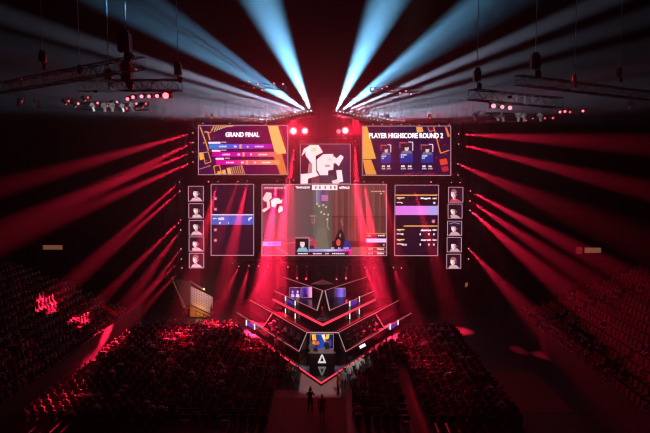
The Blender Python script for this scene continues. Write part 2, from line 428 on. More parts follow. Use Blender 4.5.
barrow(208.9, 272.5, 144, 220.4, [(0, 125, 205), (70, 100, 215), (125, 70, 205), (170, 40, 190), (180, 10, 150)], 239.5)
barrow(212.4, 276.5, 152, 220.4, [(200, 0, 150), (205, 0, 155), (215, 20, 150), (230, 95, 120), (235, 110, 105)], 242.5)
barrow(216, 279.5, 160, 224, [(210, 5, 150), (220, 20, 150), (232, 90, 120), (235, 140, 105), (235, 150, 95)], 246)
for x, y in ((213, 137), (209, 165), (206, 160), (265, 170), (262, 139)): c.rect(x, y, x+.7, y+.7, (200, 120, 170), 2)
c.done(t)
# --- right score screen
t = screen_body('score_screen', 362.2, 126.1, 450.7, 175.3, YS, 'wide upper right screen titled PLAYER HIGHSCORE ROUND 2 above three player cards', hang=(378, 435))
c = Canvas(YS-.03)
c.grad(362.6, 126.5, 450.3, 174.9, [(34, 14, 48), (32, 12, 48), (30, 12, 52), (52, 10, 44)], 0, 24)
def q6(*p): return Q(p, 320, 110, k4)
c.poly(q6((185, 72), (204, 72), (243, 212), (185, 212)), (236, 165, 70)); c.poly(q6((185, 215), (222, 215), (246, 280), (198, 280)), (228, 148, 58))
def q7(*p): return Q(p, 385, 120, k5)
c.stroke(q7((363, 52), (415, 248), (480, 226)), 1.1, (225, 130, 60)); c.poly(q7((232, 52), (278, 52), (287, 88), (240, 96)), (228, 160, 80))
c.stroke(q7((318, 52), (332, 86), (366, 78)), .7, (235, 110, 120)); c.poly(q7((447, 55), (462, 55), (485, 120), (470, 130)), (225, 120, 60))
c.poly(q7((406, 296), (460, 286), (471, 328), (416, 340)), (215, 60, 40)); c.poly(q7((420, 352), (468, 342), (476, 378), (430, 388)), (190, 30, 45))
for a in (140, 180, 230, 290, 330): c.stroke(q7((a, 408), (a+45, 398-a % 7*2)), .9, (170, 22, 45))
for a, bb in ((405, 150), (440, 180), (450, 250), (300, 130), (380, 280)): c.rect(*Q([(a, bb)], 385, 120, k5)[0], *Q([(a+7, bb+7)], 385, 120, k5)[0], (200, 60, 90), 2)
c.text('PLAYER HIGHSCORE ROUND 2', 369, 133, 443, 138.2, (255, 240, 248))
for x0, x1, y0 in ((380.7, 391, 144.6), (399.6, 413, 141.9), (420.9, 433, 144.2)):
    w = x1-x0; h = 163-y0; my = y0+h*.55
    c.rect(x0, y0+.8, x1, my, (46, 26, 52), 1); c.grad(x0, my, x1, 163, [(26, 52, 150), (18, 40, 128)], 1, 5, True)
    c.stroke([(x1-w*.35, y0), (x1-.3, y0+.3), (x1-.2, y0+h*.42)], .9, (235, 215, 225), 4); c.dashes(x0, x0+w*.6, y0, y0+1.4, (215, 70, 100), 4, 4); c.stroke([(x0+.3, y0), (x0+.3, y0+h*.3)], .8, (205, 60, 90), 4)
    cx = x0+w*.52; cy = y0+h*.36
    c.poly([(cx-w*.42, my), (cx-w*.3, cy+h*.06), (cx+w*.32, cy+h*.06), (cx+w*.44, my)], (120, 105, 130), 2); c.oval(cx, cy-h*.05, w*.17, h*.13, (225, 190, 195), 3); c.oval(cx, cy-h*.15, w*.17, h*.06, (30, 18, 28), 4)
    c.oval(cx-w*.19, cy-h*.05, w*.06, h*.06, (20, 14, 24), 4)
    c.dashes(x0+w*.1, x0+w*.55, my+.6, my+2, (225, 225, 240), 3, 4); c.dashes(x0+w*.1, x0+w*.35, my+2.6, my+4.4, (180, 195, 235), 3, 2)
    for u in (.12, .62):
        c.dashes(x0+w*u, x0+w*(u+.3), 165.2, 167.2, WH, 2, 2); c.dashes(x0+w*u-.2, x0+w*(u+.36), 168, 169.3, (215, 185, 205), 2, 3)
c.done(t)
# --- map screen
t = screen_body('map_screen', 300.4, 144, 350.3, 183.6, YS+.25, 'square top centre screen with white and pink map shapes', hang=(310, 341), bw=.35)
c = Canvas(YS+.22); c.grad(300.6, 144.2, 350.1, 183.4, [(60, 16, 36), (66, 20, 42), (62, 30, 58), (52, 32, 66)], 0, 16)
k8 = 7.214
def q8(*p): return Q(p, 290, 130, k8)
W1 = (255, 232, 236); W2 = (246, 205, 214)
c.poly(q8((82, 190), (100, 135), (150, 108), (160, 165), (120, 150)), W1, 2)
c.poly(q8((140, 108), (205, 108), (238, 160), (190, 185), (120, 200), (110, 170)), W1, 2); c.poly(q8((150, 128), (185, 125), (190, 150), (152, 158)), (214, 220, 150), 3)
c.poly(q8((110, 180), (185, 185), (190, 300), (212, 330), (140, 345), (150, 300), (152, 240)), W1, 2); c.poly(q8((135, 240), (160, 240), (158, 310), (128, 312)), (190, 120, 130), 3)
c.poly(q8((78, 318), (145, 312), (200, 330), (130, 352), (128, 395), (78, 395)), W1, 2); c.poly(q8((150, 350), (210, 325), (215, 380), (160, 395)), (120, 60, 75), 2)
c.poly(q8((192, 215), (238, 175), (310, 172), (316, 205), (312, 285), (276, 292), (274, 326), (218, 326), (196, 290)), W1, 3)
c.poly(q8((312, 205), (318, 190), (335, 205), (366, 178), (388, 196), (350, 262), (332, 240), (312, 240)), W1, 3); c.poly(q8((252, 250), (288, 250), (288, 266), (252, 266)), (200, 150, 160), 4)
c.poly(q8((270, 205), (300, 205), (300, 222), (270, 222)), (250, 205, 190), 4)
c.poly(q8((334, 290), (372, 288), (384, 372), (352, 380), (340, 350)), W1, 2); c.poly(q8((300, 368), (352, 350), (352, 390), (310, 390)), W2, 2); c.poly(q8((220, 330), (325, 326), (325, 382), (222, 385)), (70, 52, 70), 1)
c.done(t)
# --- main screen with the game picture
t = screen_body('main_screen', 262, 184.3, 386.6, 255.5, YS, 'largest centre screen with the match picture of a plank wall', hang=(275, 372), bw=.55)
c = Canvas(YS-.03)
c.grad(262.4, 184.7, 313, 255.1, [(150, 62, 84), (140, 70, 84), (112, 74, 80), (86, 74, 74)], 0, 20)
c.grad(313, 184.7, 332, 255.1, [(96, 88, 84), (104, 100, 90), (84, 76, 70)], 0, 8)
xs = 332.0; k = 0
while xs < 386.2:
    w = min(3.1, 386.3-xs); sh = (0, 14, -10, 6, -14, 10)[k % 6]
    c.rect(xs, 184.7, xs+w-.4, 216.2, (112+sh, 64+sh*.6, 60+sh*.6), 0); c.rect(xs, 216.9, xs+w-.4, 241, (106+sh, 56+sh*.6, 52+sh*.6), 0)
    c.rect(xs+w-.4, 184.7, xs+w, 241, (64, 32, 34), 0); xs += w; k += 1
c.rect(332, 216.2, 386.3, 216.9, (58, 26, 30), 0)
c.rect(332, 241, 386.3, 247, (58, 22, 28), 1); c.rect(348, 247, 386.3, 255.1, (142, 78, 76), 1); c.rect(386.3, 184.7, 386.4, 255, (120, 60, 60), 0)
c.grad(316, 190, 322, 204, [(150, 140, 165), (80, 76, 120)], 1, 5); c.grad(322, 190, 328, 203, [(70, 70, 120), (130, 70, 120)], 1, 5)
c.rect(321.5, 195, 328, 201, (190, 110, 150), 2)
for x, y in ((317, 204), (319, 206), (323, 205), (326, 207), (321, 212), (324, 214), (328, 214.5), (327, 219)): c.poly([(x-1.2, y+.6), (x, y-1.2), (x+1.3, y-.4), (x+.7, y+1.3)], (205, 175, 145), 2)
c.stroke([(310, 216), (315.5, 216)], .7, (215, 150, 135), 2); c.stroke([(312, 218), (312, 223), (314.6, 223), (314.6, 218)], .5, (200, 130, 120), 2)
c.stroke([(328, 219), (327, 226), (329.5, 230)], .6, (200, 160, 130), 2); c.stroke([(341, 219), (342.5, 226)], .9, (190, 110, 80), 2)
c.poly([(318, 228), (326, 228), (329, 250), (313, 250)], (112, 104, 88), 1)
c.poly([(262.4, 240), (308, 236), (318, 241), (318, 255.1), (262.4, 255.1)], (170, 58, 80), 1); c.stroke([(276, 247), (288, 254)], .6, (225, 150, 150), 2); c.stroke([(283, 244), (312, 240)], .7, (210, 120, 110), 2)
# player's figure seen in the game picture
c.poly([(333, 252), (335, 240), (338, 231), (341, 229), (343.5, 233), (346, 244), (350, 252)], (34, 16, 22), 2); c.oval(338.4, 242.5, 2.2, 3.4, (215, 75, 60), 3); c.poly([(343, 250), (344, 241), (349, 240), (351, 246), (350, 250)], (36, 46, 120), 3); c.oval(340.2, 235.5, .9, 2, (160, 110, 105), 3)
# small map, score bar, player panel, side panels
c.rect(262.6, 190, 285, 213, (150, 24, 56), 2)
k9 = 9.03
def q9(*p): return Q(p, 258, 180, k9)
c.poly(q9((40, 170), (75, 110), (120, 115), (125, 160), (95, 190), (60, 195)), W2, 3); c.poly(q9((75, 185), (105, 190), (110, 250), (60, 290), (40, 290), (40, 265), (85, 245)), W2, 3)
c.poly(q9((115, 185), (150, 165), (190, 165), (205, 185), (222, 170), (215, 210), (170, 215), (155, 250), (120, 235)), W1, 3); c.poly(q9((195, 235), (222, 240), (225, 280), (185, 298), (180, 275)), W1, 3)
c.rect(262.6, 186.2, 287, 189, (120, 50, 80), 3); c.dashes(264, 286, 186.9, 188.5, (225, 175, 195), 4, 9)
c.rect(294, 185.8, 311.5, 189.4, (70, 24, 44), 3); c.text('TEAM LIQUID', 295.5, 186.4, 310, 188.8, WH, 4)
c.rect(312, 184.9, 337.5, 190, (252, 238, 240), 3); 
for x in (315, 319, 324.5, 330, 334): c.rect(x, 186, x+1.6, 188.8, (150, 110, 125), 4)
c.text('ASTRALIS', 339, 186.4, 349.5, 188.9, WH, 4)
c.dashes(371, 385.5, 190.9, 191.7, (235, 180, 170), 3, 4); c.rect(380, 193, 382, 194.2, (225, 170, 165), 3)
for i, y in enumerate((234, 238.3, 247.8, 252)): c.rect(262.8, y, 266, y+3, (70, 18, 44), 3); c.rect(264, y+.8, 265.2, y+2.2, (210, 130, 170), 4)
c.grad(262.6, 241.6, 281, 246, [(205, 165, 240), (190, 120, 230)], 3, 6); c.dashes(268, 279, 243, 244.6, (110, 80, 190), 4, 6)
c.rect(295.4, 238, 309, 252, (22, 14, 24), 3); c.oval(302.4, 244, 2.4, 3.6, (235, 205, 205), 5); c.poly([(296.5, 251.6), (299, 247.8), (306, 247.5), (308.6, 251.6)], (130, 180, 200), 4); c.oval(302.4, 240.6, 2.5, 1.4, (24, 14, 18), 6); c.stroke([(295.4, 238), (309, 238), (309, 252)], .5, (205, 190, 200), 5)
c.rect(295, 252, 350, 255.1, (40, 14, 30), 3); c.grad(309, 249.2, 352, 251.4, [(130, 140, 235), (150, 160, 240), (200, 200, 245), (200, 120, 230), (235, 20, 180)], 4, 20); c.rect(309, 245.6, 314, 248.8, (60, 34, 60), 3)
for a, bb in ((298, 308), (313, 322), (325, 329), (332, 345)): c.dashes(a, bb, 252.9, 254.2, WH, 5, 7)
c.rect(348.5, 252, 352, 255.1, (235, 20, 110), 5); c.dashes(331, 334.5, 247.4, 248.6, (220, 215, 235), 4, 3); c.dashes(338, 341, 247.4, 248.6, (220, 200, 235), 4, 2); c.dashes(343.5, 349, 247.4, 248.6, (220, 210, 235), 4, 4)
c.rect(366.5, 233, 386.2, 238.2, (58, 16, 30), 3); c.rect(366.5, 233.3, 386.2, 234, (225, 150, 80), 4); c.dashes(367.5, 371, 234.8, 236.5, (230, 170, 130), 4, 3); c.dashes(378, 385, 234.6, 236.2, WH, 4, 4)
c.rect(366.2, 238.6, 386.3, 242.4, (232, 195, 242), 3); c.rect(366.5, 242.6, 386.2, 246.6, (60, 14, 28), 3); c.rect(383, 244, 384.6, 245.6, (220, 150, 170), 4)
for y in (247, 251.3): 
    c.rect(366.5, y, 386.2, y+3.8, (54, 16, 30), 3); c.rect(367, y+.3, 386, y+.8, (215, 140, 85), 4); c.dashes(368, 373, y+1.4, y+2.8, (225, 190, 190), 4, 4); c.dashes(377, 384, y+1.2, y+2.8, WH, 4, 5)
c.done(t)
# --- side lists
t = screen_body('list_screen', 211.2, 184.2, 253.8, 255.2, YS, 'dark upright list screen left of the main screen with one blue row', hang=(220, 246))
c = Canvas(YS-.03); c.grad(211.6, 184.6, 253.4, 254.8, [(40, 14, 34), (30, 12, 30), (44, 10, 32)], 0, 10)
c.grad(211.6, 215, 253.4, 224.8, [(86, 92, 176), (70, 92, 190), (96, 84, 178), (62, 88, 190)], 1, 12); c.rect(211.6, 214.2, 253.4, 215.3, (235, 205, 225), 2)
for y in (198.6, 209.2, 229.8, 240.4):
    c.rect(213.8, y-1.6, 217.2, y+1.6, (150, 60, 96), 1); c.rect(214.5, y-.9, 216.5, y+.9, (225, 150, 180), 2)
c.dashes(213, 216.8, 217.6, 219.2, (225, 225, 245), 2, 3); c.dashes(218.4, 224.4, 217.2, 220, (240, 235, 250), 2, 4); c.poly([(248.2, 221), (248.6, 218), (252, 217), (251.4, 219), (249.6, 219.4), (249.3, 221)], (245, 240, 250), 2)
c.rect(219, 222, 220.6, 224, (245, 230, 245), 2); c.rect(228, 222.2, 228.8, 223.8, (235, 225, 245), 2); c.done(t)
t = screen_body('list_screen', 394.9, 185.1, 438.2, 255.6, YS, 'dark upright list screen right of the main screen with one lilac row', hang=(404, 430), quad=[(394.6, 255.6), (437.6, 255.6), (438.6, 185.1), (395, 185.1)])
c = Canvas(YS-.03); c.grad(395.2, 185.5, 438, 255.2, [(32, 12, 30), (34, 12, 32), (28, 10, 26)], 0, 10)
for a, y in ((395.4, 195.2), (403.6, 226.1)): c.rect(a, y-.6, 437.4, y+.5, (236, 160, 84), 2)
c.grad(395.4, 205.9, 437.9, 215, [(228, 118, 226), (226, 122, 228), (222, 130, 230), (150, 165, 232)], 2, 16)
def wl(nm, y): c.text(nm, 420.8, y, 431, y+2.2, (240, 215, 225), 3); c.dashes(432.6, 436.8, y, y+1.8, WH, 3, 3)
wl('Magisk', 197.4); wl('device', 229); wl('dupreeh', 239)
for y in (197.2, 229, 239): c.poly([(396.6, y), (405, y), (404, y+1.2), (400.5, y+1.4), (400, y+2.4), (396.6, y+1)], (235, 180, 120), 3)
for y in (202, 233.4, 243.4): c.poly([(396.6, y), (402, y), (403, y+2), (400, y+.9), (396.8, y+1)], (225, 200, 210), 3)
for y in (233.3, 243.6):
    for x in (402, 419.6, 428.2, 433.2): c.rect(x, y, x+1.4, y+1.9, (235, 215, 225), 3)
c.rect(433.2, 202, 435.4, 204, (230, 200, 215), 3); c.rect(431.8, 219.6, 435, 223, (200, 90, 130), 3); c.rect(432.8, 220.6, 434, 222, (240, 180, 200), 4); c.dashes(403.5, 407, 243.6, 245.6, (225, 200, 210), 3, 3); c.done(t)
# --- portraits
PL = [(188.5, 186.2, 203.5, 201.2), (188.9, 203.6, 203.5, 218), (189.2, 220.4, 203.7, 235), (189.2, 236.8, 203.9, 251.1), (189.4, 253.2, 203.9, 267.8)]
PR = [(448.5, 187.2, 462.8, 202.2), (448, 204, 462, 218.3), (447.5, 221.1, 461.6, 235.4), (447, 237.3, 461.2, 251.8), (446.6, 254.1, 460.7, 268.5)]
VAR = {('l', 0): (.50, .46, .5, 'cap'), ('l', 1): (.50, .46, .1, 'dark'), ('l', 2): (.47, .40, -.1, 'cap'), ('l', 3): (.42, .46, .2, 'dark'), ('l', 4): (.42, .42, .1, 'fair'),
       ('r', 0): (.36, .46, 0, 'fair'), ('r', 1): (.38, .50, -.2, 'dark'), ('r', 2): (.46, .50, 0, 'visor'), ('r', 3): (.48, .58, .2, 'dark'), ('r', 4): (.46, .52, 0, 'fair')}
DESC = {('l', 0): 'tilted face under dark hair', ('l', 1): 'side face and dark headset', ('l', 2): 'bright face over wide pale shoulders', ('l', 3): 'low dark-haired face over grey shoulders', ('l', 4): 'fair-haired face, lowest in the column',
        ('r', 0): 'bright blurred face turned left, topmost in the column', ('r', 1): 'dark-haired face turned left above a microphone', ('r', 2): 'face hidden under a wide dark visor', ('r', 3): 'small face looking down', ('r', 4): 'pale face with dark headset, lowest in the column'}
for side, lst in (('l', PL), ('r', PR)):
    for i, (x0, y0, x1, y1) in enumerate(lst):
        w, h = x1-x0, y1-y0; u, v, rot, hr = VAR[(side, i)]
        t = screen_body('portrait_screen', x0, y0, x1, y1, YS, f"square {'left' if side == 'l' else 'right'} portrait screen, {DESC[(side, i)]}", 'screen', f"portrait screens on the {'left' if side == 'l' else 'right'}", bw=.45)
        c = Canvas(YS-.03); X = lambda a: x0+w*a; Yv = lambda a: y0+h*a
        c.grad(x0+.3, y0+.3, x1-.3, y1-.3, [(64, 14, 34), (46, 14, 30), (58, 26, 52)] if side == 'l' else [(30, 14, 26), (38, 12, 26), (44, 22, 48)], 0, 6)
        body = (225, 175, 190) if side == 'l' else ((205, 60, 80) if i == 0 else (200, 160, 172))
        c.poly([(X(.12+.1*(i % 2)), Yv(.97)), (X(u-.22), Yv(.80)), (X(u), Yv(.72)), (X(u+.25), Yv(.78)), (X(.92), Yv(.97))], body, 1)
        c.poly([(X(u-.08), Yv(.62)), (X(u+.12), Yv(.62)), (X(u+.10), Yv(.84)), (X(u-.05), Yv(.84))], (205, 150, 160), 2)
        c.oval(X(u), Yv(v), w*.185, h*.25, (252, 228, 228), 3, 16, rot*.6); c.oval(X(u+.08), Yv(v+.04), w*.11, h*.2, (222, 170, 178), 4, 12, rot*.6)
        hc = (34, 12, 20) if hr in ('cap', 'dark', 'visor') else (150, 92, 90)
        c.poly([(X(u-.2), Yv(v-.12)), (X(u-.16), Yv(v-.26)), (X(u), Yv(v-.34)), (X(u+.18), Yv(v-.26)), (X(u+.26), Yv(v-.05)), (X(u+.2), Yv(v+.1)), (X(u+.14), Yv(v-.1))], hc, 5)
        c.oval(X(u+.2), Yv(v+.04), w*.09, h*.13, (40, 14, 26), 6); c.oval(X(u+.21), Yv(v+.05), w*.035, h*.05, (190, 120, 140), 7)
        c.stroke([(X(u+.2), Yv(v+.14)), (X(u+.02), Yv(v+.24))], .5, (60, 24, 34), 7)
        c.rect(X(u-.13), Yv(v-.06), X(u-.04), Yv(v-.025), (90, 40, 50), 7); c.rect(X(u+.03), Yv(v-.06), X(u+.11), Yv(v-.025), (90, 40, 50), 7); c.rect(X(u-.09), Yv(v+.13), X(u+.03), Yv(v+.155), (170, 80, 90), 7)
        if hr == 'visor': c.poly([(X(.1), Yv(.22)), (X(.3), Yv(.08)), (X(.7), Yv(.06)), (X(.9), Yv(.24)), (X(.8), Yv(.32)), (X(.2), Yv(.34))], (40, 26, 48), 7); c.stroke([(X(.12), Yv(.2)), (X(.5), Yv(.1)), (X(.88), Yv(.2))], .6, (150, 140, 190), 8)
        c.done(t)
# --- upper booth screens
def booth_screen(px0, py0, px1, py1, Y, label, stops, fig):
    t = screen_body('booth_screen', px0, py0, px1, py1, Y, label, 'screen', 'screens in the upper booths', bw=.15)
    c = Canvas(Y-.03); c.grad(px0+.2, py0+.2, px1-.2, py1-.2, stops, 0, 10)
    for x, r, cc in fig:
        w = r; c.oval(x, py0+(py1-py0)*.42, r*.7, r, cc, 2); c.poly([(x-r*1.4, py1-.3), (x-r, py0+(py1-py0)*.62), (x+r, py0+(py1-py0)*.62), (x+r*1.4, py1-.3)], cc, 1)
    c.done(t)
booth_screen(289.5, 287.6, 300.5, 297.6, 63.2, 'purple screen with white figures, outermost in the left upper booth', [(60, 14, 70), (70, 30, 110), (60, 14, 70)], [(292.6, 1.3, (190, 170, 240)), (297.6, 1.4, (225, 190, 245))])
booth_screen(301.6, 287, 312, 297.6, 62.5, 'purple and pink screen beside the letter A in the left upper booth', [(90, 40, 150), (60, 36, 150), (90, 50, 160), (220, 130, 190), (235, 170, 200)], [(305.5, 1.8, (40, 22, 90))])
booth_screen(335, 288, 345.5, 297.4, 63.2, 'single purple screen in the right upper booth', [(60, 20, 90), (110, 84, 190), (140, 110, 210), (70, 40, 130)], [])

# ------------------------------------------------------------------ presenter desk and its screen
YP = Din.y-.11
t = screen_body('presenter_screen', 310.2, 333.9, 333.4, 348.8, YP, 'blue and yellow screen behind the two presenters', bw=.2)
c = Canvas(YP-.03); c.grad(310.4, 334.1, 333.2, 348.6, [(16, 14, 30), (20, 30, 80), (24, 60, 150), (24, 70, 165), (20, 40, 110), (14, 14, 40)], 0, 14)
k10 = 6.66
def q10(*p): return Q(p, 297, 325, k10)
for pts, cc in (([(98, 66), (112, 62), (116, 100), (104, 104)], (240, 190, 60)), ([(112, 64), (124, 62), (130, 102), (118, 104)], (225, 160, 50)), ([(100, 108), (122, 106), (124, 132), (102, 134)], (230, 120, 40)), ([(126, 110), (146, 108), (150, 128), (128, 132)], (215, 90, 40)),
                ([(162, 66), (184, 62), (190, 92), (176, 98)], (238, 215, 190)), ([(196, 64), (216, 62), (212, 88), (200, 100), (190, 90)], (240, 190, 50)), ([(176, 98), (192, 96), (198, 108), (182, 112)], (235, 170, 40)), ([(206, 100), (228, 98), (230, 140), (212, 142)], (70, 50, 130))):
    c.poly(q10(*pts), cc, 2)
c.done(t)
YD = 49.4
dk = empty('presenter_desk', (0, YD, .25), 'black presenter desk with a large white letter A on its front', 'desk')
tl = aty(308, 355.5, YD-.6); tr = aty(335.8, 355.5, YD-.6); topz = 1.33
b = nb(); prism(b, [(tl.x, YD-.55), (tr.x, YD-.55), (tr.x-.35, YD+.45), (tl.x+.35, YD+.45)], topz-.08, topz); child(finish('top', b, M['desktop']), dk)
b = nb(); prism(b, [(tl.x+.1, YD-.45), (tr.x-.1, YD-.45), (tr.x-.4, YD+.35), (tl.x+.4, YD+.35)], .25, topz-.08); child(finish('body', b, M['desk']), dk)
lc = aty(322, 363, YD-.47)
c = nb()
def Apoly(pts):
    slab(c, [Vector((lc.x+x*.36, YD-.47, .40+y*.74)) for x, y in pts], -.03)
Apoly([(-1, 0), (-.52, 0), (.12, 1), (-.16, 1)]); Apoly([(.52, 0), (1, 0), (.16, 1), (-.12, 1)][:2]+[(.16, 1), (-.1, .98)]); Apoly([(-.8, 0), (.8, 0), (.7, .22), (-.7, .22)])
child(finish('letter_emblem', c, emi('white_letter', (1, .93, .92), .75)), dk); 
dk.children[-1]['label'] = 'white letter A emblem'
b = nb(); box(b, (tl.x+.62, YD-.1, topz+.012), (.36, .25, .024)); box(b, (tl.x+.62, YD-.24, topz+.13), (.36, .02, .24)); tag(finish('laptop', b, M['casing']), 'dark open laptop at the left end of the presenter desk', 'laptop')

# ------------------------------------------------------------------ people
DIRS = {}
def arm(J, s, sh, el, wr, hd, fdir, curl=.25, fingers=True):
    n = 'r' if s > 0 else 'l'
    J.append((n+'sh', 'chest', sh, .068, .068, 1)); J.append((n+'el', n+'sh', el, .047, .047, 1)); J.append((n+'wr', n+'el', wr, .029, .029, 0)); J.append((n+'pm', n+'wr', hd, .036, .022, 0))
    if fingers:
        f = Vector(fdir).normalized(); side = Vector((s, 0, 0)); side = (side-f*side.dot(f)).normalized(); nrm = f.cross(side).normalized()
        h = Vector(hd)
        for k, (o, L) in enumerate(((-.030, .062), (-.010, .078), (.010, .084), (.028, .074))):
            a = h+f*.045+side*o; bb = a+f*L*.5-nrm*L*.1*curl*4*.5; cc = bb+f*L*.4-nrm*L*curl
            J.append((f'{n}f{k}a', n+'pm', tuple(a), .010, .010, 0)); J.append((f'{n}f{k}b', f'{n}f{k}a', tuple(bb), .009, .009, 0)); J.append((f'{n}f{k}c', f'{n}f{k}b', tuple(cc), .007, .007, 0))
        a = h+side*-.034-f*.01; bb = a-side*.022+f*.03; J.append((f'{n}ta', n+'pm', tuple(a), .012, .012, 0)); J.append((f'{n}tb', f'{n}ta', tuple(bb), .009, .009, 0))
def skeleton(pose, fingers=True):
    seated = pose in ('seated', 'player')
    z = -.43 if seated else 0
    lean = {'seated': .02, 'player': -.06, 'camera': -.04}.get(pose, 0)
    T = lambda x, y, zz: (x, y+(zz-.95)*lean*2, zz+z)
    J = [('pelvis', None, T(0, 0, .95), .155, .115, 2), ('waist', 'pelvis', T(0, 0, 1.10), .14, .10, 1), ('chest', 'waist', T(0, 0, 1.31), .165, .115, 1), ('nb', 'chest', T(0, .01, 1.45), .075, .07, 1),
         ('neck', 'nb', T(0, .0, 1.52), .052, .055, 0), ('jaw', 'neck', T(0, -.015, 1.585), .062, .075, 0), ('head', 'jaw', T(0, -.012, 1.66), .076, .092, 0), ('crown', 'head', T(0, .0, 1.735), .055, .068, 0)]
    for s in (-1, 1):
        n = 'r' if s > 0 else 'l'; sh = T(s*.185, .0, 1.405)
        if pose == 'stand': arm(J, s, sh, (s*.235, .03, 1.13), (s*.25, -.04, .90), (s*.25, -.06, .82), (0, -.15, -1), .3, fingers)
        elif pose == 'seated': arm(J, s, sh, (s*.25, -.03, .70), (s*.15, -.26, .60), (s*.12, -.33, .59), (-s*.3, -1, -.1), .3, fingers)
        elif pose == 'player': arm(J, s, sh, (s*.26, -.14, .74), (s*.16, -.40, .74), (s*.14, -.47, .735), (0, -1, 0), .15, fingers)
        elif pose == 'camera': arm(J, s, sh, (s*.27, -.14, 1.20), (s*.13, -.33, 1.40), (s*.10, -.39, 1.44), (-s*.4, -.7, .6), .6, fingers)
        elif pose == 'lean': arm(J, s, sh, (s*.24, -.06, 1.15), (s*.16, -.33, 1.10), (s*.13, -.40, 1.09), (-s*.3, -1, 0), .2, fingers)
        elif pose == 'touch':
            if s > 0: arm(J, s, sh, (s*.26, -.18, 1.24), (s*.12, -.19, 1.48), (s*.09, -.16, 1.56), (-.2, .2, 1), .4, fingers)
            else: arm(J, s, sh, (s*.25, -.04, 1.15), (s*.20, -.30, 1.09), (s*.18, -.37, 1.08), (0, -1, 0), .2, fingers)
        elif pose == 'cheer': arm(J, s, sh, (s*.30, -.12, 1.52), (s*.27, -.16, 1.78), (s*.26, -.17, 1.86), (0, 0, 1), .1, fingers)
        if seated:
            J += [(n+'hip', 'pelvis', (s*.10, -.06, .515), .095, .09, 2), (n+'kn', n+'hip', (s*.13, -.46, .50), .064, .064, 2), (n+'an', n+'kn', (s*.13, -.44, .10), .045, .045, 2), (n+'to', n+'an', (s*.14, -.62, .04), .04, .035, 3)]
        else:
            J += [(n+'hip', 'pelvis', (s*.10, 0, .87), .095, .095, 2), (n+'kn', n+'hip', (s*.115, -.015, .48), .064, .064, 2), (n+'an', n+'kn', (s*.12, .02, .10), .045, .045, 2), (n+'to', n+'an', (s*.14, -.16, .04), .04, .035, 3)]
    return J
MESH = {}
def body_mesh(pose, fingers=True, sub=1):
    key = (pose, fingers, sub)
    if key in MESH: return MESH[key]
    J = skeleton(pose, fingers); idx = {j[0]: i for i, j in enumerate(J)}
    me = bpy.data.meshes.new('sk'); me.from_pydata([j[2] for j in J], [(idx[j[1]], i) for i, j in enumerate(J) if j[1]], [])
    o = bpy.data.objects.new('sk', me); col.objects.link(o)
    m = o.modifiers.new('skin', 'SKIN'); m.use_smooth_shade = True
    if sub: s = o.modifiers.new('sub', 'SUBSURF'); s.levels = sub
    lay = me.skin_vertices[0].data
    for i, j in enumerate(J): lay[i].radius = (j[3], j[4]); lay[i].use_root = (i == 0)
    dg = bpy.context.evaluated_depsgraph_get(); out = bpy.data.meshes.new_from_object(o.evaluated_get(dg))
    bpy.data.objects.remove(o)
    segs = [(Vector(J[idx[j[1]]][2]), Vector(j[2]), (J[idx[j[1]]][3], j[3]), j[5]) for j in J if j[1]]
    b = nb(); b.from_mesh(out); bpy.data.meshes.remove(out)
    hd = Vector(J[idx['head']][2])
    for f in b.faces:
        c = f.calc_center_median(); best = None
        for a, e, r, mi in segs:
            d = e-a; t = max(0, min(1, (c-a).dot(d)/max(d.length_squared, 1e-9))); dist = (c-(a+d*t)).length-(r[0]*(1-t)+r[1]*t)
            if best is None or dist < best[0]: best = (dist, mi)
        f.material_index = best[1]; f.smooth = True
    if fingers:      # the face: nose, eyes, mouth, ears
        ball(b, hd+Vector((0, -.095, -.012)), .016, 0, 1, (.8, 1, 1.5))
        for s in (-1, 1):
            ball(b, hd+Vector((s*.032, -.080, .012)), .011, 4, 1); ball(b, hd+Vector((s*.080, .005, -.01)), .022, 0, 1, (.45, .8, 1.3))
        ball(b, hd+Vector((0, -.080, -.055)), .016, 5, 1, (1.4, .6, .4))
    me = bpy.data.meshes.new('body'); b.to_mesh(me); b.free(); MESH[key] = (me, hd); return MESH[key]
def hair_bm(hd, long=False, bm=None, mi=0):
    b = bm or nb(); q = bmesh.ops.create_icosphere(b, subdivisions=2, radius=1)
    dead = []
    for v in q['verts']:
        x, y, zz = v.co
        v.co = Vector((x*.090, y*.106+.012, zz*.098+.022)) + hd
        if y < -.15 and zz < .42: dead.append(v)
        elif zz < (-.25 if not long else -.95): dead.append(v)
        elif long and zz < -.2: v.co.z -= .09
    for f in {f for v in q['verts'] for f in v.link_faces}: f.material_index = mi
    bmesh.ops.delete(b, geom=dead, context='VERTS')
    return b
VARM = {}
def variant(pose, skin, top, legs, fingers=True, sub=1):
    key = (pose, skin, top, legs, fingers, sub)
    if key not in VARM:
        me, hd = body_mesh(pose, fingers, sub); me = me.copy()
        for n in (skin, top, legs, 'shoe', 'eye', 'lip'): me.materials.append(M[n])
        VARM[key] = (me, hd)
    return VARM[key]
def person(pose, loc, rz, label, skin='skin', top='black', legs='denim', hair='hair', long=False, group=None, scale=1.0, cap=None):
    me, hd = variant(pose, skin, top, legs)
    root = empty('person', loc, label, 'person', group, rz); root.scale = (scale,)*3
    o = bpy.data.objects.new('body', me); col.objects.link(o); o.parent = root
    h = finish('hair', hair_bm(hd, long), M[hair], root, True)
    if cap:
        b = nb(); ball(b, hd+Vector((0, .005, .045)), .1, 0, 2, (1, 1.12, .8)); box(b, hd+Vector((0, -.13, .05)), (.15, .12, .015)); finish('cap', b, M[cap], root, True)
    return root
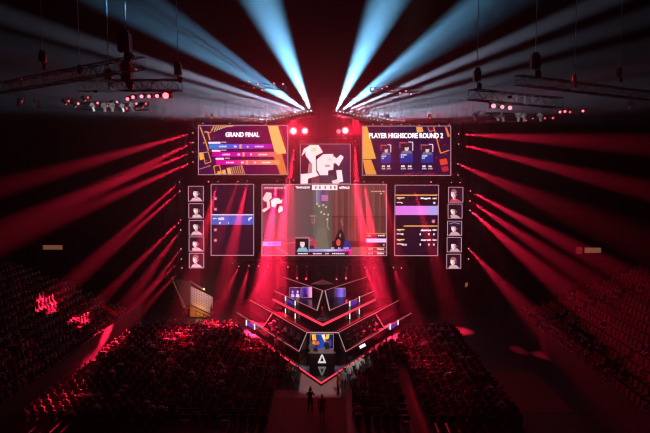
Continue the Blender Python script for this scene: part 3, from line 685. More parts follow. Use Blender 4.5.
def headset(root, hd):
    b = nb()
    for s in (-1, 1): ball(b, hd+Vector((s*.098, .0, -.005)), .045, 0, 1, (.5, 1, 1.2))
    pts = [hd+Vector((.1*math.cos(t), .005, .03+.1*math.sin(t))) for t in [i*math.pi/8 for i in range(9)]]
    for a, c_ in zip(pts[:-1], pts[1:]): tube(b, a, c_, .012, 5)
    finish('headset', b, M['casing'], root)
# presenters behind the desk
p = person('lean', (aty(311.4, 355, YD).x, YD+.62, .25), 0, 'presenter in a light grey shirt, left of two behind the desk', top='greyc', legs='black'); headset(p, variant('lean', 'skin', 'greyc', 'black')[1])
p = person('touch', (aty(326.8, 355, YD).x, YD+.68, .25), .15, 'presenter in dark clothes raising a hand, right of two behind the desk', top='navy', legs='black', hair='hairb', scale=1.04); headset(p, variant('touch', 'skin', 'navy', 'black')[1])
# players at their ledges in the lower booths
ordn = ['nearest to the presenters', 'second from the presenters', 'third from the presenters', 'fourth from the presenters', 'farthest from the presenters']
def gaming_chair(loc, rz, label):
    root = empty('gaming_chair', loc, label, 'chair', 'players chairs', rz)
    b = nb(); box(b, (0, .0, .44), (.46, .46, .09)); finish('seat', b, M['casing'], root)
    b = nb(); slab(b, [Vector((-.23, .22, .5)), Vector((.23, .22, .5)), Vector((.2, .34, 1.15)), Vector((-.2, .34, 1.15))], .08); finish('backrest', b, M['casing'], root)
    b = nb(); tube(b, (0, 0, .06), (0, 0, .42), .035)
    for k in range(5):
        a = k*2*math.pi/5; tube(b, (0, 0, .08), (.28*math.cos(a), .28*math.sin(a), .04), .025)
    finish('base', b, M['blackm'], root)
for s, side in ((-1, 'left'), (1, 'right')):
    fx = (lambda p: Vector(p)) if s < 0 else mir
    e0, e1, d0, d1 = fx(Ein), fx(Eout), fx(Din), fx(Dout)
    for i in range(5):
        t = .07+i*.095; f_ = e0.lerp(e1, t); r_ = d0.lerp(d1, t); q = f_.lerp(r_, .62)
        n = Vector((e1.y-e0.y, -(e1.x-e0.x), 0)).normalized()
        if n.y > 0: n = -n
        rz = math.atan2(n.x, -n.y)
        top = 'white' if (i in (2,) and s < 0) else 'greyc' if s < 0 else 'navy'
        pl = person('player', (q.x, q.y, .6), rz, f'seated player in the lower {side} team booth, {ordn[i]}', top=top, legs='black', skin='skin', hair='hairb' if i % 2 else 'hair')
        headset(pl, variant('player', 'skin', top, 'black')[1])
        gaming_chair((q.x, q.y, .6), rz, f'dark player chair in the lower {side} booth, {ordn[i]}')
        mp = f_.lerp(r_, .16)
        root = empty('monitor', (mp.x, mp.y, .83), f'dark monitor on the lower {side} booth ledge, {ordn[i]}', 'monitor', 'player monitors', rz)
        b = nb(); box(b, (0, 0, .01), (.22, .16, .02)); box(b, (0, .02, .08), (.04, .03, .14)); finish('foot', b, M['casing'], root)
        b = nb(); box(b, (0, 0, .27), (.52, .035, .30)); finish('panel', b, M['casing'], root)
        b = nb(); box(b, (0, .02, .27), (.49, .006, .27)); finish('display', b, emi('monitor_glow', (.75, .55, .8), 1.6), root)
# people standing on the arena floor
ST = [
 ('camera', 310.2, 413, .02, math.pi, 'person in dark clothes on the centre aisle holding up a small camera', 'black', 'black', 'hair', None, 1.0),
 ('stand', 322.0, 420, .02, .3, 'person in dark clothes facing the picture on the centre aisle, right of the pair', 'red', 'black', 'hair', None, 1.0),
 ('stand', 292.8, 389, .0, math.pi/2, 'dark standing person at the left edge of the pale walkway', 'black', 'black', 'hair', None, 1.0),
 ('stand', 338.3, 395, .02, -1.2, 'standing person in dark red at the right edge of the pale walkway', 'red', 'black', 'hair', None, 1.0),
 ('stand', 343.5, 391, .0, 2.6, 'standing person in grey beside the right walkway edge', 'greyc', 'black', 'hairb', None, 1.0),
 ('lean', 357.4, 379.5, .0, 2.7, 'tall person in a large white shirt right of the deck point', 'white', 'denim', 'hairb', None, 1.0),
 ('stand', 349.4, 384, .0, 2.9, 'person in a white shirt between the walkway and the tall white shirt', 'white', 'denim', 'hair', None, .98),
 ('lean', 361.8, 394, .0, math.pi, 'person in a yellow top and yellow cap in the right floor crowd', 'yellow', 'black', 'hair', 'yellow', .95),
 ('stand', 373.6, 388, .0, 3.0, 'person in a grey top standing right of the yellow top', 'greyc', 'denim', 'hair', None, .98),
 ('stand', 276.4, 355, .0, 2.4, 'person in a white top standing below the lower left booth', 'white', 'black', 'hair', None, 1.0),
 ('stand', 282.8, 360, .0, 2.6, 'person in a pale top standing right of the white top below the left booth', 'greyc', 'black', 'hairb', None, 1.0),
]
for pose, px, py, zf, rz, lab, top, legs, hr, cap, scl in ST:
    q = atz(px, py, zf); person(pose, (q.x, q.y, zf), rz, lab, top=top, legs=legs, hair=hr, cap=cap, scale=scl)
# camera held by the left one of the aisle pair
q = atz(310.2, 413, .02); root = empty('video_camera', (q.x, q.y+.44, 1.55), 'small dark video camera held up by the left person on the aisle', 'camera')
b = nb(); box(b, (0, 0, .08), (.14, .22, .14)); finish('body', b, M['casing'], root)
b = nb(); tube(b, (0, .1, .08), (0, .22, .08), .05, 10); finish('lens', b, M['blackm'], root)
# small bright tablet in the right crowd
q = aty(362.6, 346, 52.2)
root = empty('tripod_screen', (q.x, q.y, 0), 'small bright tilted screen on a stand below the lower right booth', 'screen')
b = nb(); tube(b, (0, 0, .0), (0, 0, q.z), .03)
for k in range(3): tube(b, (0, 0, .5), (.35*math.cos(k*2.1), .35*math.sin(k*2.1), .02), .02)
finish('stand', b, M['blackm'], root)
R = Matrix.Rotation(math.radians(-28), 3, 'Y') @ Matrix.Rotation(math.radians(-20), 3, 'X')
b = nb(); box(b, (0, 0, q.z), (.62, .06, .3), 0, R); finish('casing', b, M['casing'], root)
b = nb(); box(b, Vector((0, 0, q.z))+R@Vector((0, -.04, 0)), (.58, .01, .26), 0, R); finish('display', b, emi('tablet', (.95, .9, 1), 1.3), root)

# ------------------------------------------------------------------ seats and spectators
def chair_bm():
    b = nb(); box(b, (0, 0, .43), (.44, .42, .05)); box(b, (0, .21, .72), (.44, .04, .36), 0, Matrix.Rotation(math.radians(-8), 3, 'X'))
    for x in (-.19, .19):
        tube(b, (x, .19, .0), (x, -.19, .42), .014, 4, 1); tube(b, (x, -.19, .0), (x, .2, .60), .014, 4, 1)
    return b
def seat_bm():
    b = nb(); box(b, (0, -.02, .42), (.46, .40, .05)); box(b, (0, .20, .66), (.46, .05, .46), 0, Matrix.Rotation(math.radians(-10), 3, 'X')); box(b, (0, .16, .2), (.36, .06, .4), 1)
    return b
def visible(p, m=14):
    x, y = project(p); return -m < x < 650+m and -m < y < 433+m
floor_spots = []
for sgn in (-1, 1):
    blocks = [(3.7, 19.2)] if sgn < 0 else [(2.5, 5.9), (7.3, 13.2)]
    for bi_, (a, bb) in enumerate(blocks):
        y = 37.6
        while y < 60:
            x = a if y < 44.6 or bi_ else 2.0
            while x < (7.3 if sgn > 0 and bi_ == 0 and y > 49.5 else bb):
                lim = 3.4 if y < 44.3 else 3.4
                edge_x = (y-Ftip.y)/1.78+.75 if y > Ftip.y-1 else 0
                if x > edge_x+.2: floor_spots.append((sgn*x, y, 0, sgn, bi_))
                x += .62
            y += .95
avoid = [atz(px, py, zf) for _, px, py, zf, *_ in ST] + [Vector((aty(362.6, 346, 52.2).x, 52.2, 0))]
floor_spots = [s for s in floor_spots if visible((s[0], s[1], 1)) and all(math.hypot(s[0]-a.x, s[1]-a.y) > .62 for a in avoid)]
stand_spots = []
for sgn in (-1, 1):
    for r in range(NROW-1):
        for k in range(52):
            y = 25.5+k*.7
            if k % 18 == 9: continue
            p = (sgn*(SX0+r*RUN+.55), y, 1.0+r*RISE)
            if visible((p[0], p[1], p[2]+.5), 8): stand_spots.append((*p, sgn, r))
def nearest(lst, n):
    s = sorted(lst, key=lambda p: math.dist(p[:3], cam.location)); return s[:n], s[n:]
SIDE = {-1: 'left', 1: 'right'}
BL = {(-1, 0): 'left of the pale walkway', (1, 0): 'beside the walkway on the right', (1, 1): 'right of the narrow red aisle'}
# folding chairs
src = finish('folding_chair', chair_bm(), [M['chair'], M['blackm']]); cme = src.data; bpy.data.objects.remove(src)
near, far = nearest(floor_spots, 300)
for x, y, z, sgn, bi_ in near:
    o = bpy.data.objects.new('folding_chair', cme); col.objects.link(o); o.location = (x, y, z); o.rotation_euler.z = math.pi
    tag(o, f'dark folding chair in the floor seat block {BL[(sgn, bi_)]}', 'chair', f'folding chairs of the floor block {BL[(sgn, bi_)]}')
def merged(name, meshes, label, cat):
    """one mesh out of many small copies: meshes = [(mesh, matrix)]"""
    vs = []; fs = []; mi = []; mats = []
    for me, mx in meshes:
        o = len(vs); mp = []
        for m in me.materials:
            if m not in mats: mats.append(m)
            mp.append(mats.index(m))
        vs += [tuple(mx @ v.co) for v in me.vertices]
        for p in me.polygons: fs.append([i+o for i in p.vertices]); mi.append(mp[p.material_index])
    me = bpy.data.meshes.new(name); me.from_pydata(vs, [], fs); 
    for m in mats: me.materials.append(m)
    me.polygons.foreach_set('material_index', mi)
    o = bpy.data.objects.new(name, me); col.objects.link(o)
    return tag(o, label, cat, kind='stuff')
def MX(x, y, z, rz, s=1.0): return Matrix.Translation((x, y, z)) @ Matrix.Rotation(rz, 4, 'Z') @ Matrix.Scale(s, 4)
if far: merged('folding_chairs', [(cme, MX(x, y, z, math.pi)) for x, y, z, *_ in far], 'far rows of dark folding chairs close to the stage arms', 'chairs')
# stadium seats
src = finish('stadium_seat', seat_bm(), [M['seat'], M['blackm']]); sme = src.data; bpy.data.objects.remove(src)
near_s, far_s = nearest(stand_spots, 300)
rzs = {-1: math.pi/2+.0, 1: -math.pi/2}
rots = {-1: math.radians(90), 1: math.radians(-90)}
for x, y, z, sgn, r in near_s:
    o = bpy.data.objects.new('stadium_seat', sme); col.objects.link(o); o.location = (x, y, z); o.rotation_euler.z = rots[sgn]
    tag(o, f'red plastic seat in the near part of the {SIDE[sgn]} grandstand', 'seat', f'red seats of the {SIDE[sgn]} grandstand')
if far_s: merged('stadium_seats', [(sme, MX(x, y, z, rots[sgn])) for x, y, z, sgn, r in far_s], 'rows of red plastic seats in the far part of both grandstands', 'seats')
# spectators
tops = ['black', 'black', 'navy', 'black', 'red', 'black', 'black', 'greyc', 'black', 'white']; skins = ['skin', 'skin', 'skin2']
sp = [s+('f',) for s in floor_spots if random.random() < .9] + [s+('s',) for s in stand_spots if random.random() < (.85 if s[3] < 0 else (.45 if s[4] < 3 else .04))]
near_p, far_p = nearest(sp, 300)
for x, y, z, sgn, bi_, w in near_p:
    tp = random.choice(tops if w == 'f' else ['black', 'black', 'navy']); sk = random.choice(skins); lg = random.choice(['denim', 'black'])
    key = ('sp', tp, sk, lg)
    if key not in VARM:
        me, hd = body_mesh('seated'); b = nb(); b.from_mesh(me); hair_bm(hd, random.random() < .3, b, 6)
        m2 = bpy.data.meshes.new('spectator'); b.to_mesh(m2); b.free()
        for n in (sk, tp, lg, 'shoe', 'eye', 'lip', 'hair'): m2.materials.append(M[n])
        VARM[key] = m2
    o = bpy.data.objects.new('spectator', VARM[key]); col.objects.link(o); o.location = (x, y, z)
    base = math.pi if w == 'f' else rots[sgn]
    o.rotation_euler.z = base+random.uniform(-.35, .35) + (0 if w == 'f' else sgn*-.5*0); s = random.uniform(.93, 1.05); o.scale = (s, s, s)
    if w == 'f': tag(o, f'seated spectator facing the stage in the floor block {BL[(sgn, bi_)]}', 'spectator', f'spectators of the floor block {BL[(sgn, bi_)]}')
    else: tag(o, f'seated spectator in the dark {SIDE[sgn]} grandstand', 'spectator', f'spectators in the {SIDE[sgn]} grandstand')
if far_p:
    L = []
    for x, y, z, sgn, bi_, w in far_p:
        tp = random.choice(tops if w == 'f' else ['black', 'black', 'navy']); sk = random.choice(skins); key = ('far', tp, sk)
        if key not in VARM:
            me, hd = body_mesh('seated', False, 0); b = nb(); b.from_mesh(me)
            ball(b, hd+Vector((0, .014, .02)), .1, 6, 1, (.9, 1, 1)); m2 = bpy.data.meshes.new('far'); b.to_mesh(m2); b.free()
            for n in (sk, tp, 'denim', 'shoe', 'eye', 'lip', 'hair'): m2.materials.append(M[n])
            VARM[key] = m2
        L.append((VARM[key], MX(x, y, z, (math.pi if w == 'f' else rots[sgn])+random.uniform(-.35, .35), random.uniform(.93, 1.05))))
    merged('distant_spectators', L, 'crowd of distant seated spectators toward the stage and up the stands', 'crowd')
# flat red papers / boards lying bright in the left stand
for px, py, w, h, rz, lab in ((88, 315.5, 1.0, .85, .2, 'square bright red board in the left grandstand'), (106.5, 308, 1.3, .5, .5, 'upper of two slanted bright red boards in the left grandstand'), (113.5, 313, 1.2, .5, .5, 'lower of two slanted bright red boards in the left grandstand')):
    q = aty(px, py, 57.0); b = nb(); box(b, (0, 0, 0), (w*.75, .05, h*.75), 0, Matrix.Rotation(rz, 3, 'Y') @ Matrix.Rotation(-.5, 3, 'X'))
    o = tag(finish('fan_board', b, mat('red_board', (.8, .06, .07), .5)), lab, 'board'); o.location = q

# ------------------------------------------------------------------ stage-side entrance (warm lit)
YE = 66.0
ent = empty('entrance_hut', (aty(200, 318, YE).x, YE, 0), 'warm-lit entrance ramp with a pale perforated side panel at the left of the stage', 'entrance')
P_ = [aty(191, 303.8, YE), aty(212.8, 314.2, YE), aty(212.8, 297, YE), aty(191, 286, YE)]
b = nb(); slab(b, P_[::-1], -.15); child(finish('perforated_panel', b, mat('perforated_white', (.62, .52, .54), .6)), ent)
b = nb()
for i in range(9):
    for j in range(7):
        u, v = (i+.5)/9, (j+.5)/7; p = P_[0].lerp(P_[1], u).lerp(P_[3].lerp(P_[2], u), v); tube(b, p+Vector((0, -.17, 0)), p+Vector((0, -.10, 0)), .055, 6)
child(finish('perforation', b, mat('hole_dark', (.06, .03, .04), .8)), ent)
b = nb(); g = [aty(190, 305, YE), aty(213, 316, YE), aty(213, 323.5, YE-.5), aty(190, 322, YE-.5)]; slab(b, g, -.1); child(finish('ramp_side', b, M['tan']), ent)
b = nb(); h0 = [aty(175.5, 280, YE-.3), aty(190, 281.5, YE-.3), aty(190, 306, YE-.3), aty(184, 306, YE-.3)]; slab(b, h0, .6); child(finish('curtain', b, M['drape']), ent)
b = nb()
for a, d in (((172, 277), (184, 309)), ((184, 309), (193, 307)), ((190.5, 281), (205, 290.8)), ((173, 282), (186, 308))): tube(b, aty(*a, YE-.6), aty(*d, YE-.6), .07, 6)
child(finish('frame', b, M['tan']), ent)
b = nb()
for a, d in (((195, 310.5), (211, 317.8)), ((195, 314), (211, 321)), ((196, 310.5), (196, 321)), ((203.5, 314.5), (203.5, 322)), ((210.5, 317.5), (210.5, 324))): tube(b, aty(*a, YE-1.2), aty(*d, YE-1.2), .045, 5)
child(finish('railing', b, M['blackm']), ent)
b = nb(); prism(b, xy(aty(186, 320, YE-1.0), aty(216, 320, YE-1.0), aty(216, 320, YE+1.0), aty(186, 320, YE+1.0)), 0, aty(200, 323.5, YE-1).z); child(finish('ramp_base', b, M['concrete']), ent)
b = nb(); ball(b, aty(203.6, 289.5, YE-.35), .11, 0, 2); child(finish('bulb', b, M['bulb'], smooth=True), ent)
def lamp(kind, name, loc, energy, color, parent=None, aim=None, ang=30, blend=.6, r=.12):
    l = bpy.data.lights.new(name, kind); l.energy = energy; l.color = color; l.shadow_soft_size = r
    if kind == 'SPOT': l.spot_size = math.radians(ang); l.spot_blend = blend
    o = bpy.data.objects.new(name, l); col.objects.link(o); o.location = loc
    if aim is not None: o.rotation_euler = (Vector(aim)-Vector(loc)).to_track_quat('-Z', 'Y').to_euler()
    if parent is not None: child(o, parent)
    return o
lamp('POINT', 'bulb_lamp', aty(203, 291, YE-2.2), 160, (1, .72, .68), ent, r=.1)
lamp('POINT', 'ramp_lamp', aty(198, 312, YE-1.0), 45, (1, .42, .12), ent, r=.1)
q = aty(184.6, 318, YE-2.2); person('stand', (q.x, q.y, q.z-.75 if q.z > .75 else 0), 1.0, 'dark silhouette standing left of the warm-lit ramp', top='black', legs='black')
q = aty(211.5, 321, YE-2.0); person('stand', (q.x, q.y, max(0, q.z-.8)), -1.0, 'dark silhouette standing at the lower end of the warm-lit ramp', top='black', legs='black')
# faint figure lamp on the right side
q = aty(466, 284.8, 66); b = nb(); box(b, (0, 0, 0), (.34, .2, .55)); root = empty('work_light', (q.x, q.y, 0), 'small dim amber work light right of the stage', 'light')
b.free(); b = nb(); tube(b, (0, 0, 0), (0, 0, q.z), .04); finish('post', b, M['blackm'], root)
b = nb(); slab(b, [Vector((-.12, -.1, q.z-.25)), Vector((.16, -.1, q.z-.1)), Vector((.16, -.1, q.z+.3)), Vector((-.12, -.1, q.z+.2))], .1); finish('lamp_face', b, emi('amber', lin((130, 70, 50)), 1.0), root)

# ------------------------------------------------------------------ trusses
def truss(p0, p1, size, label, group='lighting trusses', hangers=(), parent=None):
    p0 = Vector(p0); p1 = Vector(p1); d = p1-p0; L = d.length; u = d.normalized()
    up = Vector((0, 0, 1)) if abs(u.z) < .8 else Vector((0, 1, 0)); sd = u.cross(up).normalized(); up = sd.cross(u).normalized()
    root = empty('lighting_truss', p0, label, 'truss', group)
    cs = [(sd*a+up*c)*size/2 for a, c in ((-1, -1), (1, -1), (1, 1), (-1, 1))]
    for o in cs:
        b = nb(); tube(b, p0+o, p1+o, .045, 5); child(finish('chord', b, M['alu']), root)
    b = nb(); n = max(2, round(L/size)); 
    for i in range(n):
        a, e = p0.lerp(p1, i/n), p0.lerp(p1, (i+1)/n)
        for k in range(4):
            q, r = (cs[k], cs[(k+1) % 4]) if i % 2 else (cs[(k+1) % 4], cs[k]); tube(b, a+q, e+r, .025, 4)
            tube(b, a+cs[k], a+cs[(k+1) % 4], .025, 4)
    for k in range(4): tube(b, p1+cs[k], p1+cs[(k+1) % 4], .025, 4)
    child(finish('bracing', b, M['alu']), root)
    return root
def hoist(px, py, Y, ztop, label, big=1.0, m='steel'):
    p = aty(px, py, Y); root = empty('chain_hoist', p, label, 'hoist', 'chain hoists above the side trusses')
    b = nb(); box(b, (0, 0, .35*big), (.45*big, .4*big, .7*big)); box(b, (0, -.05, .75*big), (.3*big, .3*big, .2*big)); tube(b, (0, 0, -.15), (0, 0, .02), .06, 8); finish('motor', b, M['blackm'], root)
    b = nb(); tube(b, (0, 0, .8*big), (0, 0, 41.97-p.z), .03, 6); finish('chain', b, M[m], root)
    b = nb(); ball(b, (.15*big, -.1, -.35), .2*big, 0, 1, (1, 1, 1.3)); finish('chain_bag', b, M['blackm'], root)
YR = 44.0
# left rig
truss(aty(0, 88, YR+6), aty(140, 62.5, YR-4), .8, 'long dark truss rising from the left edge, highest of the left rig')
truss(aty(80, 86, YR+1), aty(180, 85.2, YR), .75, 'level dark truss above the row of red lamps at upper left')
truss(aty(78, 106, YR+3), aty(148, 106.5, YR+3), .5, 'low truss carrying white glinting fixtures at upper left')
hoist(43, 62, YR+2, 40, 'dark chain hoist on the far left truss with a pale chain')
hoist(125, 52, YR-3.4, 40, 'large dark chain hoist at the end of the highest left truss', 1.7)
hoist(80, 74, YR+2, 40, 'small chain hoist above the middle of the left rig', .8)
hoist(178, 75, YR, 40, 'dark chain hoist at the right end of the level left truss', 1.1)
hoist(127, 80, YR+1, 40, 'square dark chain hoist in the middle of the level left truss', 1.6)
hoist(109, 83, YR+1, 40, 'dark chain hoist left of the square one on the level left truss', 1.2)
# right rig
truss(aty(471.5, 94.5, YR), aty(560, 103, YR+3), .75, 'dark truss above three red lamps at upper right')
truss(aty(518, 80, YR+2), aty(650, 96, YR+8), .7, 'higher dark truss running to the right edge')
truss(aty(485, 116, YR+4), aty(545, 117, YR+4), .45, 'low truss carrying white glinting fixtures at upper right')
hoist(477, 81, YR, 40, 'dark chain hoist at the left end of the lower right truss', 1.1)
hoist(535, 69, YR+2, 40, 'tall dark chain hoist with a pale chain on the higher right truss', 1.4)
hoist(619, 76, YR+6, 40, 'dark chain hoist with a long pale chain at the far right', .8)
hoist(574, 82, YR+4, 40, 'small chain hoist in the middle of the higher right truss', .6)
# frames round the screens
YT = 67.2
YB = 69.3
truss(aty(196, 120, YB), aty(290, 120, YB), .5, 'dark truss along the top of the upper left screen', 'screen trusses')
truss(aty(360, 121, YB), aty(453, 121, YB), .5, 'dark truss along the top of the upper right screen', 'screen trusses')
truss(aty(200, 179.6, YB), aty(297, 179.6, YB), .4, 'dark truss between the upper left screen and the left list', 'screen trusses')
truss(aty(353, 180, YB), aty(462, 180, YB), .4, 'dark truss between the upper right screen and the right list', 'screen trusses')
truss(aty(232, 262, YB), aty(408, 263, YB), .4, 'long dark truss under the main screen', 'screen trusses')
truss(aty(181, 178, YB), aty(183, 272, YB), .4, 'upright dark truss left of the left portraits', 'screen trusses')
truss(aty(469, 184, YB), aty(467.5, 272, YB), .4, 'upright dark truss right of the right portraits', 'screen trusses')
truss(aty(194, 122, YB), aty(194.4, 178, YB), .4, 'upright dark truss left of the upper left screen', 'screen trusses')
truss(aty(457, 124, YB), aty(457, 180, YB), .4, 'upright dark truss right of the upper right screen', 'screen trusses')
truss(aty(288, 138, YB), aty(364, 138, YB), .4, 'short dark truss carrying the four bright wash lamps', 'screen trusses')
def fan(i, s):
    Y = 62+i*.62; px = 311-3.4*i if s < 0 else 336.6+3.4*i; py = 110.8+.78*i
    return aty(px, py, Y)
for s, side in ((-1, 'left'), (1, 'right')):
    truss(fan(-.5, s)+Vector((0, .75, -.15)), fan(13.5, s)+Vector((0, .75, -.15)), .45, f'slanted truss carrying the {side} fan of pale blue beams', 'screen trusses')
truss(aty(238, 84, 58), aty(286, 88, 58), .4, 'short far truss with dim red lamps behind the left blue beams', 'screen trusses')
truss(aty(370, 90, 58), aty(422, 90, 58), .4, 'short far truss with dim red lamps behind the right blue beams', 'screen trusses')
# dark cable column at the centre
for k, px in enumerate((319, 325, 331)):
    a = aty(px, 143.5, YS+.5); b = nb(); tube(b, a, (a.x, a.y, 41.97), .03, 6); tag(finish('hanging_cable', b, M['blackm']), ['left', 'middle', 'right'][k]+' one of three dark cables from the ceiling to the map screen', 'cable')

# ------------------------------------------------------------------ lamps
def head_bm(k):
    b = nb(); tube(b, (0, 0, .30*k), (0, 0, .0), .10*k, 10, 0, .125*k); tube(b, (0, 0, .34*k), (0, 0, .30*k), .07*k, 10)
    for s in (-1, 1): box(b, (s*.16*k, 0, .22*k), (.04*k, .1*k, .34*k))
    box(b, (0, 0, .44*k), (.38*k, .26*k, .12*k)); return b
def lens_bm(k):
    b = nb(); tube(b, (0, 0, -.004), (0, 0, -.03*k), .11*k, 12, 0, .09*k); return b
HM = {}
def fixture(loc, aim, label, group, lens, energy, color, ang, k=1.0, blend=.6, r=.09, cat='stage light', name='moving_head_light'):
    if ('b', k) not in HM:
        o = finish('housing', head_bm(k), M['blackm']); HM[('b', k)] = o.data; bpy.data.objects.remove(o)
    if ('l', k, lens) not in HM:
        o = finish('lens', lens_bm(k), M[lens]); HM[('l', k, lens)] = o.data; bpy.data.objects.remove(o)
    root = empty(name, loc, label, cat, group)
    d = Vector(aim)-Vector(loc); root.rotation_euler = d.to_track_quat('-Z', 'Y').to_euler()
    for nm, key in (('housing', ('b', k)), ('lens', ('l', k, lens))):
        o = bpy.data.objects.new(nm, HM[key]); col.objects.link(o); o.parent = root
    if energy:
        l = bpy.data.lights.new('beam', 'SPOT'); l.energy = energy; l.color = color; l.spot_size = math.radians(ang); l.spot_blend = blend; l.shadow_soft_size = r
        o = bpy.data.objects.new('beam', l); col.objects.link(o); o.parent = root; o.location = (0, 0, -.04*k-r)
    return root
ORD = ['first', 'second', 'third', 'fourth', 'fifth', 'sixth', 'seventh', 'eighth', 'ninth', 'tenth', 'eleventh', 'twelfth', 'thirteenth', 'fourteenth', 'fifteenth', 'sixteenth']
RED = (1, .012, .06); BLU = (.2, .58, 1.0); PALE = (.62, .70, 1.0)
E_R = 650000; E_B = 1900000
# pale blue fans
FE = [(262, 0, 46, 1.0), (132, 0, 46, .9), (92, 44, 58, 0.913), (92, 62, 60, 0.761), (60, 66, 60, 0.548), (40, 76, 60, 0.457), (80, 86, 61, 0.304), (30, 86, 62, 0.457), (90, 96, 62, 0.457), (40, 97, 62, 0.406), (120, 105, 63, 0.406), (90, 108, 63, 0.365), (150, 113, 64, 0.365), (150, 118, 65, 0.365)]
FR = [(387, 0, 46, 1.0), (494, 0, 46, .9), (573, 14, 57, 0.913), (600, 32, 58, 0.761), (640, 48, 60, 0.548), (620, 68, 60, 0.457), (590, 82, 61, 0.304), (640, 85, 62, 0.457), (560, 95, 62, 0.457), (620, 97, 62, 0.406), (530, 105, 63, 0.406), (560, 108, 63, 0.365), (500, 113, 64, 0.365), (500, 118, 65, 0.365)]
for s, side, ends in ((-1, 'left', FE), (1, 'right', FR)):
    for i, (ex, ey, D, k) in enumerate(ends):
        fixture(fan(i, s), aty(ex, ey, D), f'pale blue beam light, {ORD[i]} from the centre in the {side} fan', f'pale blue beam lights of the {side} fan', 'lens_blue', E_B*k*(1 if i < 3 else .72), BLU if i < 2 else PALE, 11 if i < 2 else 5, .7, 1.0)
# side columns of red beams
def column(lst, label, group):
    for i, (sx, sy, ex, ey, D, k) in enumerate(lst):
        fixture(aty(sx, sy, 66.3), aty(ex, ey, D), label.format(ORD[i]), group, 'lens_red', E_R*k, RED, 6.2, .6, 1.0)
column([(193, 133, 98, 160, 57, 1.2), (193, 142.5, 133, 172, 57, 1.0), (193, 152, 59, 205, 55, 1.2), (193, 162, 98, 203, 56, 1.1)], 'red beam light, {} from the top beside the upper left screen', 'red beam lights beside the upper left screen')
column([(179.5, 182, 79, 272, 58, 1.4), (180, 191, 84, 275, 57, 1.3), (180.7, 220, 106, 295, 57, 1.2), (180.7, 230, 148, 275, 56, .7), (181, 249, 150, 290, 59, .6), (181.5, 259, 141, 299, 59, .7), (182, 268, 148, 305, 59, .5)], 'red beam light, {} from the top beside the left portraits', 'red beam lights beside the left portraits')
column([(458.6, 134, 528, 138, 58, 1.0), (458.6, 144, 564, 170, 56, 1.3), (458, 164, 493, 179, 58, .5), (458, 175, 470, 200, 64, .06)], 'red beam light, {} from the top beside the upper right screen', 'red beam lights beside the upper right screen')
column([(470.4, 191, 568, 244, 53, 1.6), (470, 201, 556, 258, 52, 1.3), (470, 210.5, 524.6, 256, 53, 1.5), (468.5, 248.6, 517, 300, 51, .8), (468.5, 259, 480, 280, 63, .01)], 'red beam light, {} from the top beside the right portraits', 'red beam lights beside the right portraits')
# rows over and under the screens
def row(lst, Y, label, group, ang=12, base=E_R*.34, k=.55):
    for i, (sx, sy, ex, ey, D, e) in enumerate(lst):
        fixture(aty(sx, sy, Y), aty(ex, ey, D), label.format(ORD[i]), group, 'lens_red' if e > .15 else 'lens_mid', base*e if e > .05 else 0, RED, ang, k, 1.0)
row([(203, 123.3, 150, 112, 60, 0.75), (230, 123.3, 180, 108, 60, 0.75), (266, 124, 215, 112, 60, .7)], 67, 'red lamp, {} from the left on top of the upper left screen', 'red lamps on top of the upper left screen', 5, E_R*.25)
row([(373, 124.4, 430, 112, 60, .6), (382, 124.3, 440, 112, 60, 0.75), (391, 124.3, 450, 110, 60, 0.75), (401, 124.6, 460, 112, 60, 0.75), (410, 124.8, 470, 114, 60, 0.75), (419, 125, 480, 114, 60, .4), (439, 125, 500, 116, 60, 0.45), (449, 125, 520, 118, 60, 0.75)], 67, 'red lamp, {} from the left on top of the upper right screen', 'red lamps on top of the upper right screen', 5, E_R*.2)
row([(208.5, 181.6, 207, 182, 60, .02), (218, 181.4, 205, 230, 62.5, 1.5), (238, 181.6, 226, 215, 63, .3), (247.4, 181, 232, 250, 62.5, 2.0), (277, 181, 266, 262, 62.5, 12), (286.5, 180.8, 280, 262, 62, 6.5), (293.8, 180, 290, 250, 62, .5)], 66.4, 'red beam light, {} from the left between the left upper and lower screens', 'red beam lights above the left list and main screen')
row([(355, 180.4, 368, 262, 62, 4.2), (364, 181.6, 376, 262, 62, 3.4), (383, 182, 392, 230, 62, .5), (412, 182.2, 436, 262, 63, 1.0), (431, 182, 431, 200, 63, .02), (451.5, 182.4, 480, 240, 63, .045), (460, 182.6, 488, 240, 63, .04)], 66.4, 'red beam light, {} from the left between the right upper and lower screens', 'red beam lights above the right list and main screen')
row([(239, 266.3, 222, 300, 62, .7), (249, 266, 240, 300, 62, .8), (258.5, 266, 258, 280, 62, .03), (268, 266.2, 250, 302, 62, 1.3), (288, 267, 287, 280, 62, .03), (297, 266.6, 297, 290, 66.5, .4), (306.5, 266.6, 306, 290, 66.5, .4)], 66.6, 'red beam light, {} from the left under the left half of the main screen', 'red beam lights under the left half of the main screen')
row([(336.5, 267, 337, 290, 66.5, .3), (346, 267.2, 346, 290, 66.5, .3), (365, 267.4, 380, 302, 62, 1.1), (374.3, 267.6, 388, 300, 62, .6), (393.5, 267.6, 400, 285, 62, .3), (401.5, 268, 405, 285, 62, .04)], 66.6, 'red beam light, {} from the left under the right half of the main screen', 'red beam lights under the right half of the main screen')
row([(294, 150, 288, 185, 63.5, .8), (294, 160, 287, 200, 63.5, .8)], 66.6, 'red beam light, {} from the top left of the map screen', 'red beam lights left of the map screen')
row([(355, 141, 356, 190, 63.5, .8), (355, 150.6, 358, 200, 63.5, .7)], 66.6, 'red beam light, {} from the top right of the map screen', 'red beam lights right of the map screen')
row([(297, 278.6, 297, 286, 64.0, .6), (306, 279.4, 306, 288, 63.6, .8)], 66.4, 'red lamp, {} from the left behind the left upper booth', 'red lamps behind the left upper booth', 50, 350)
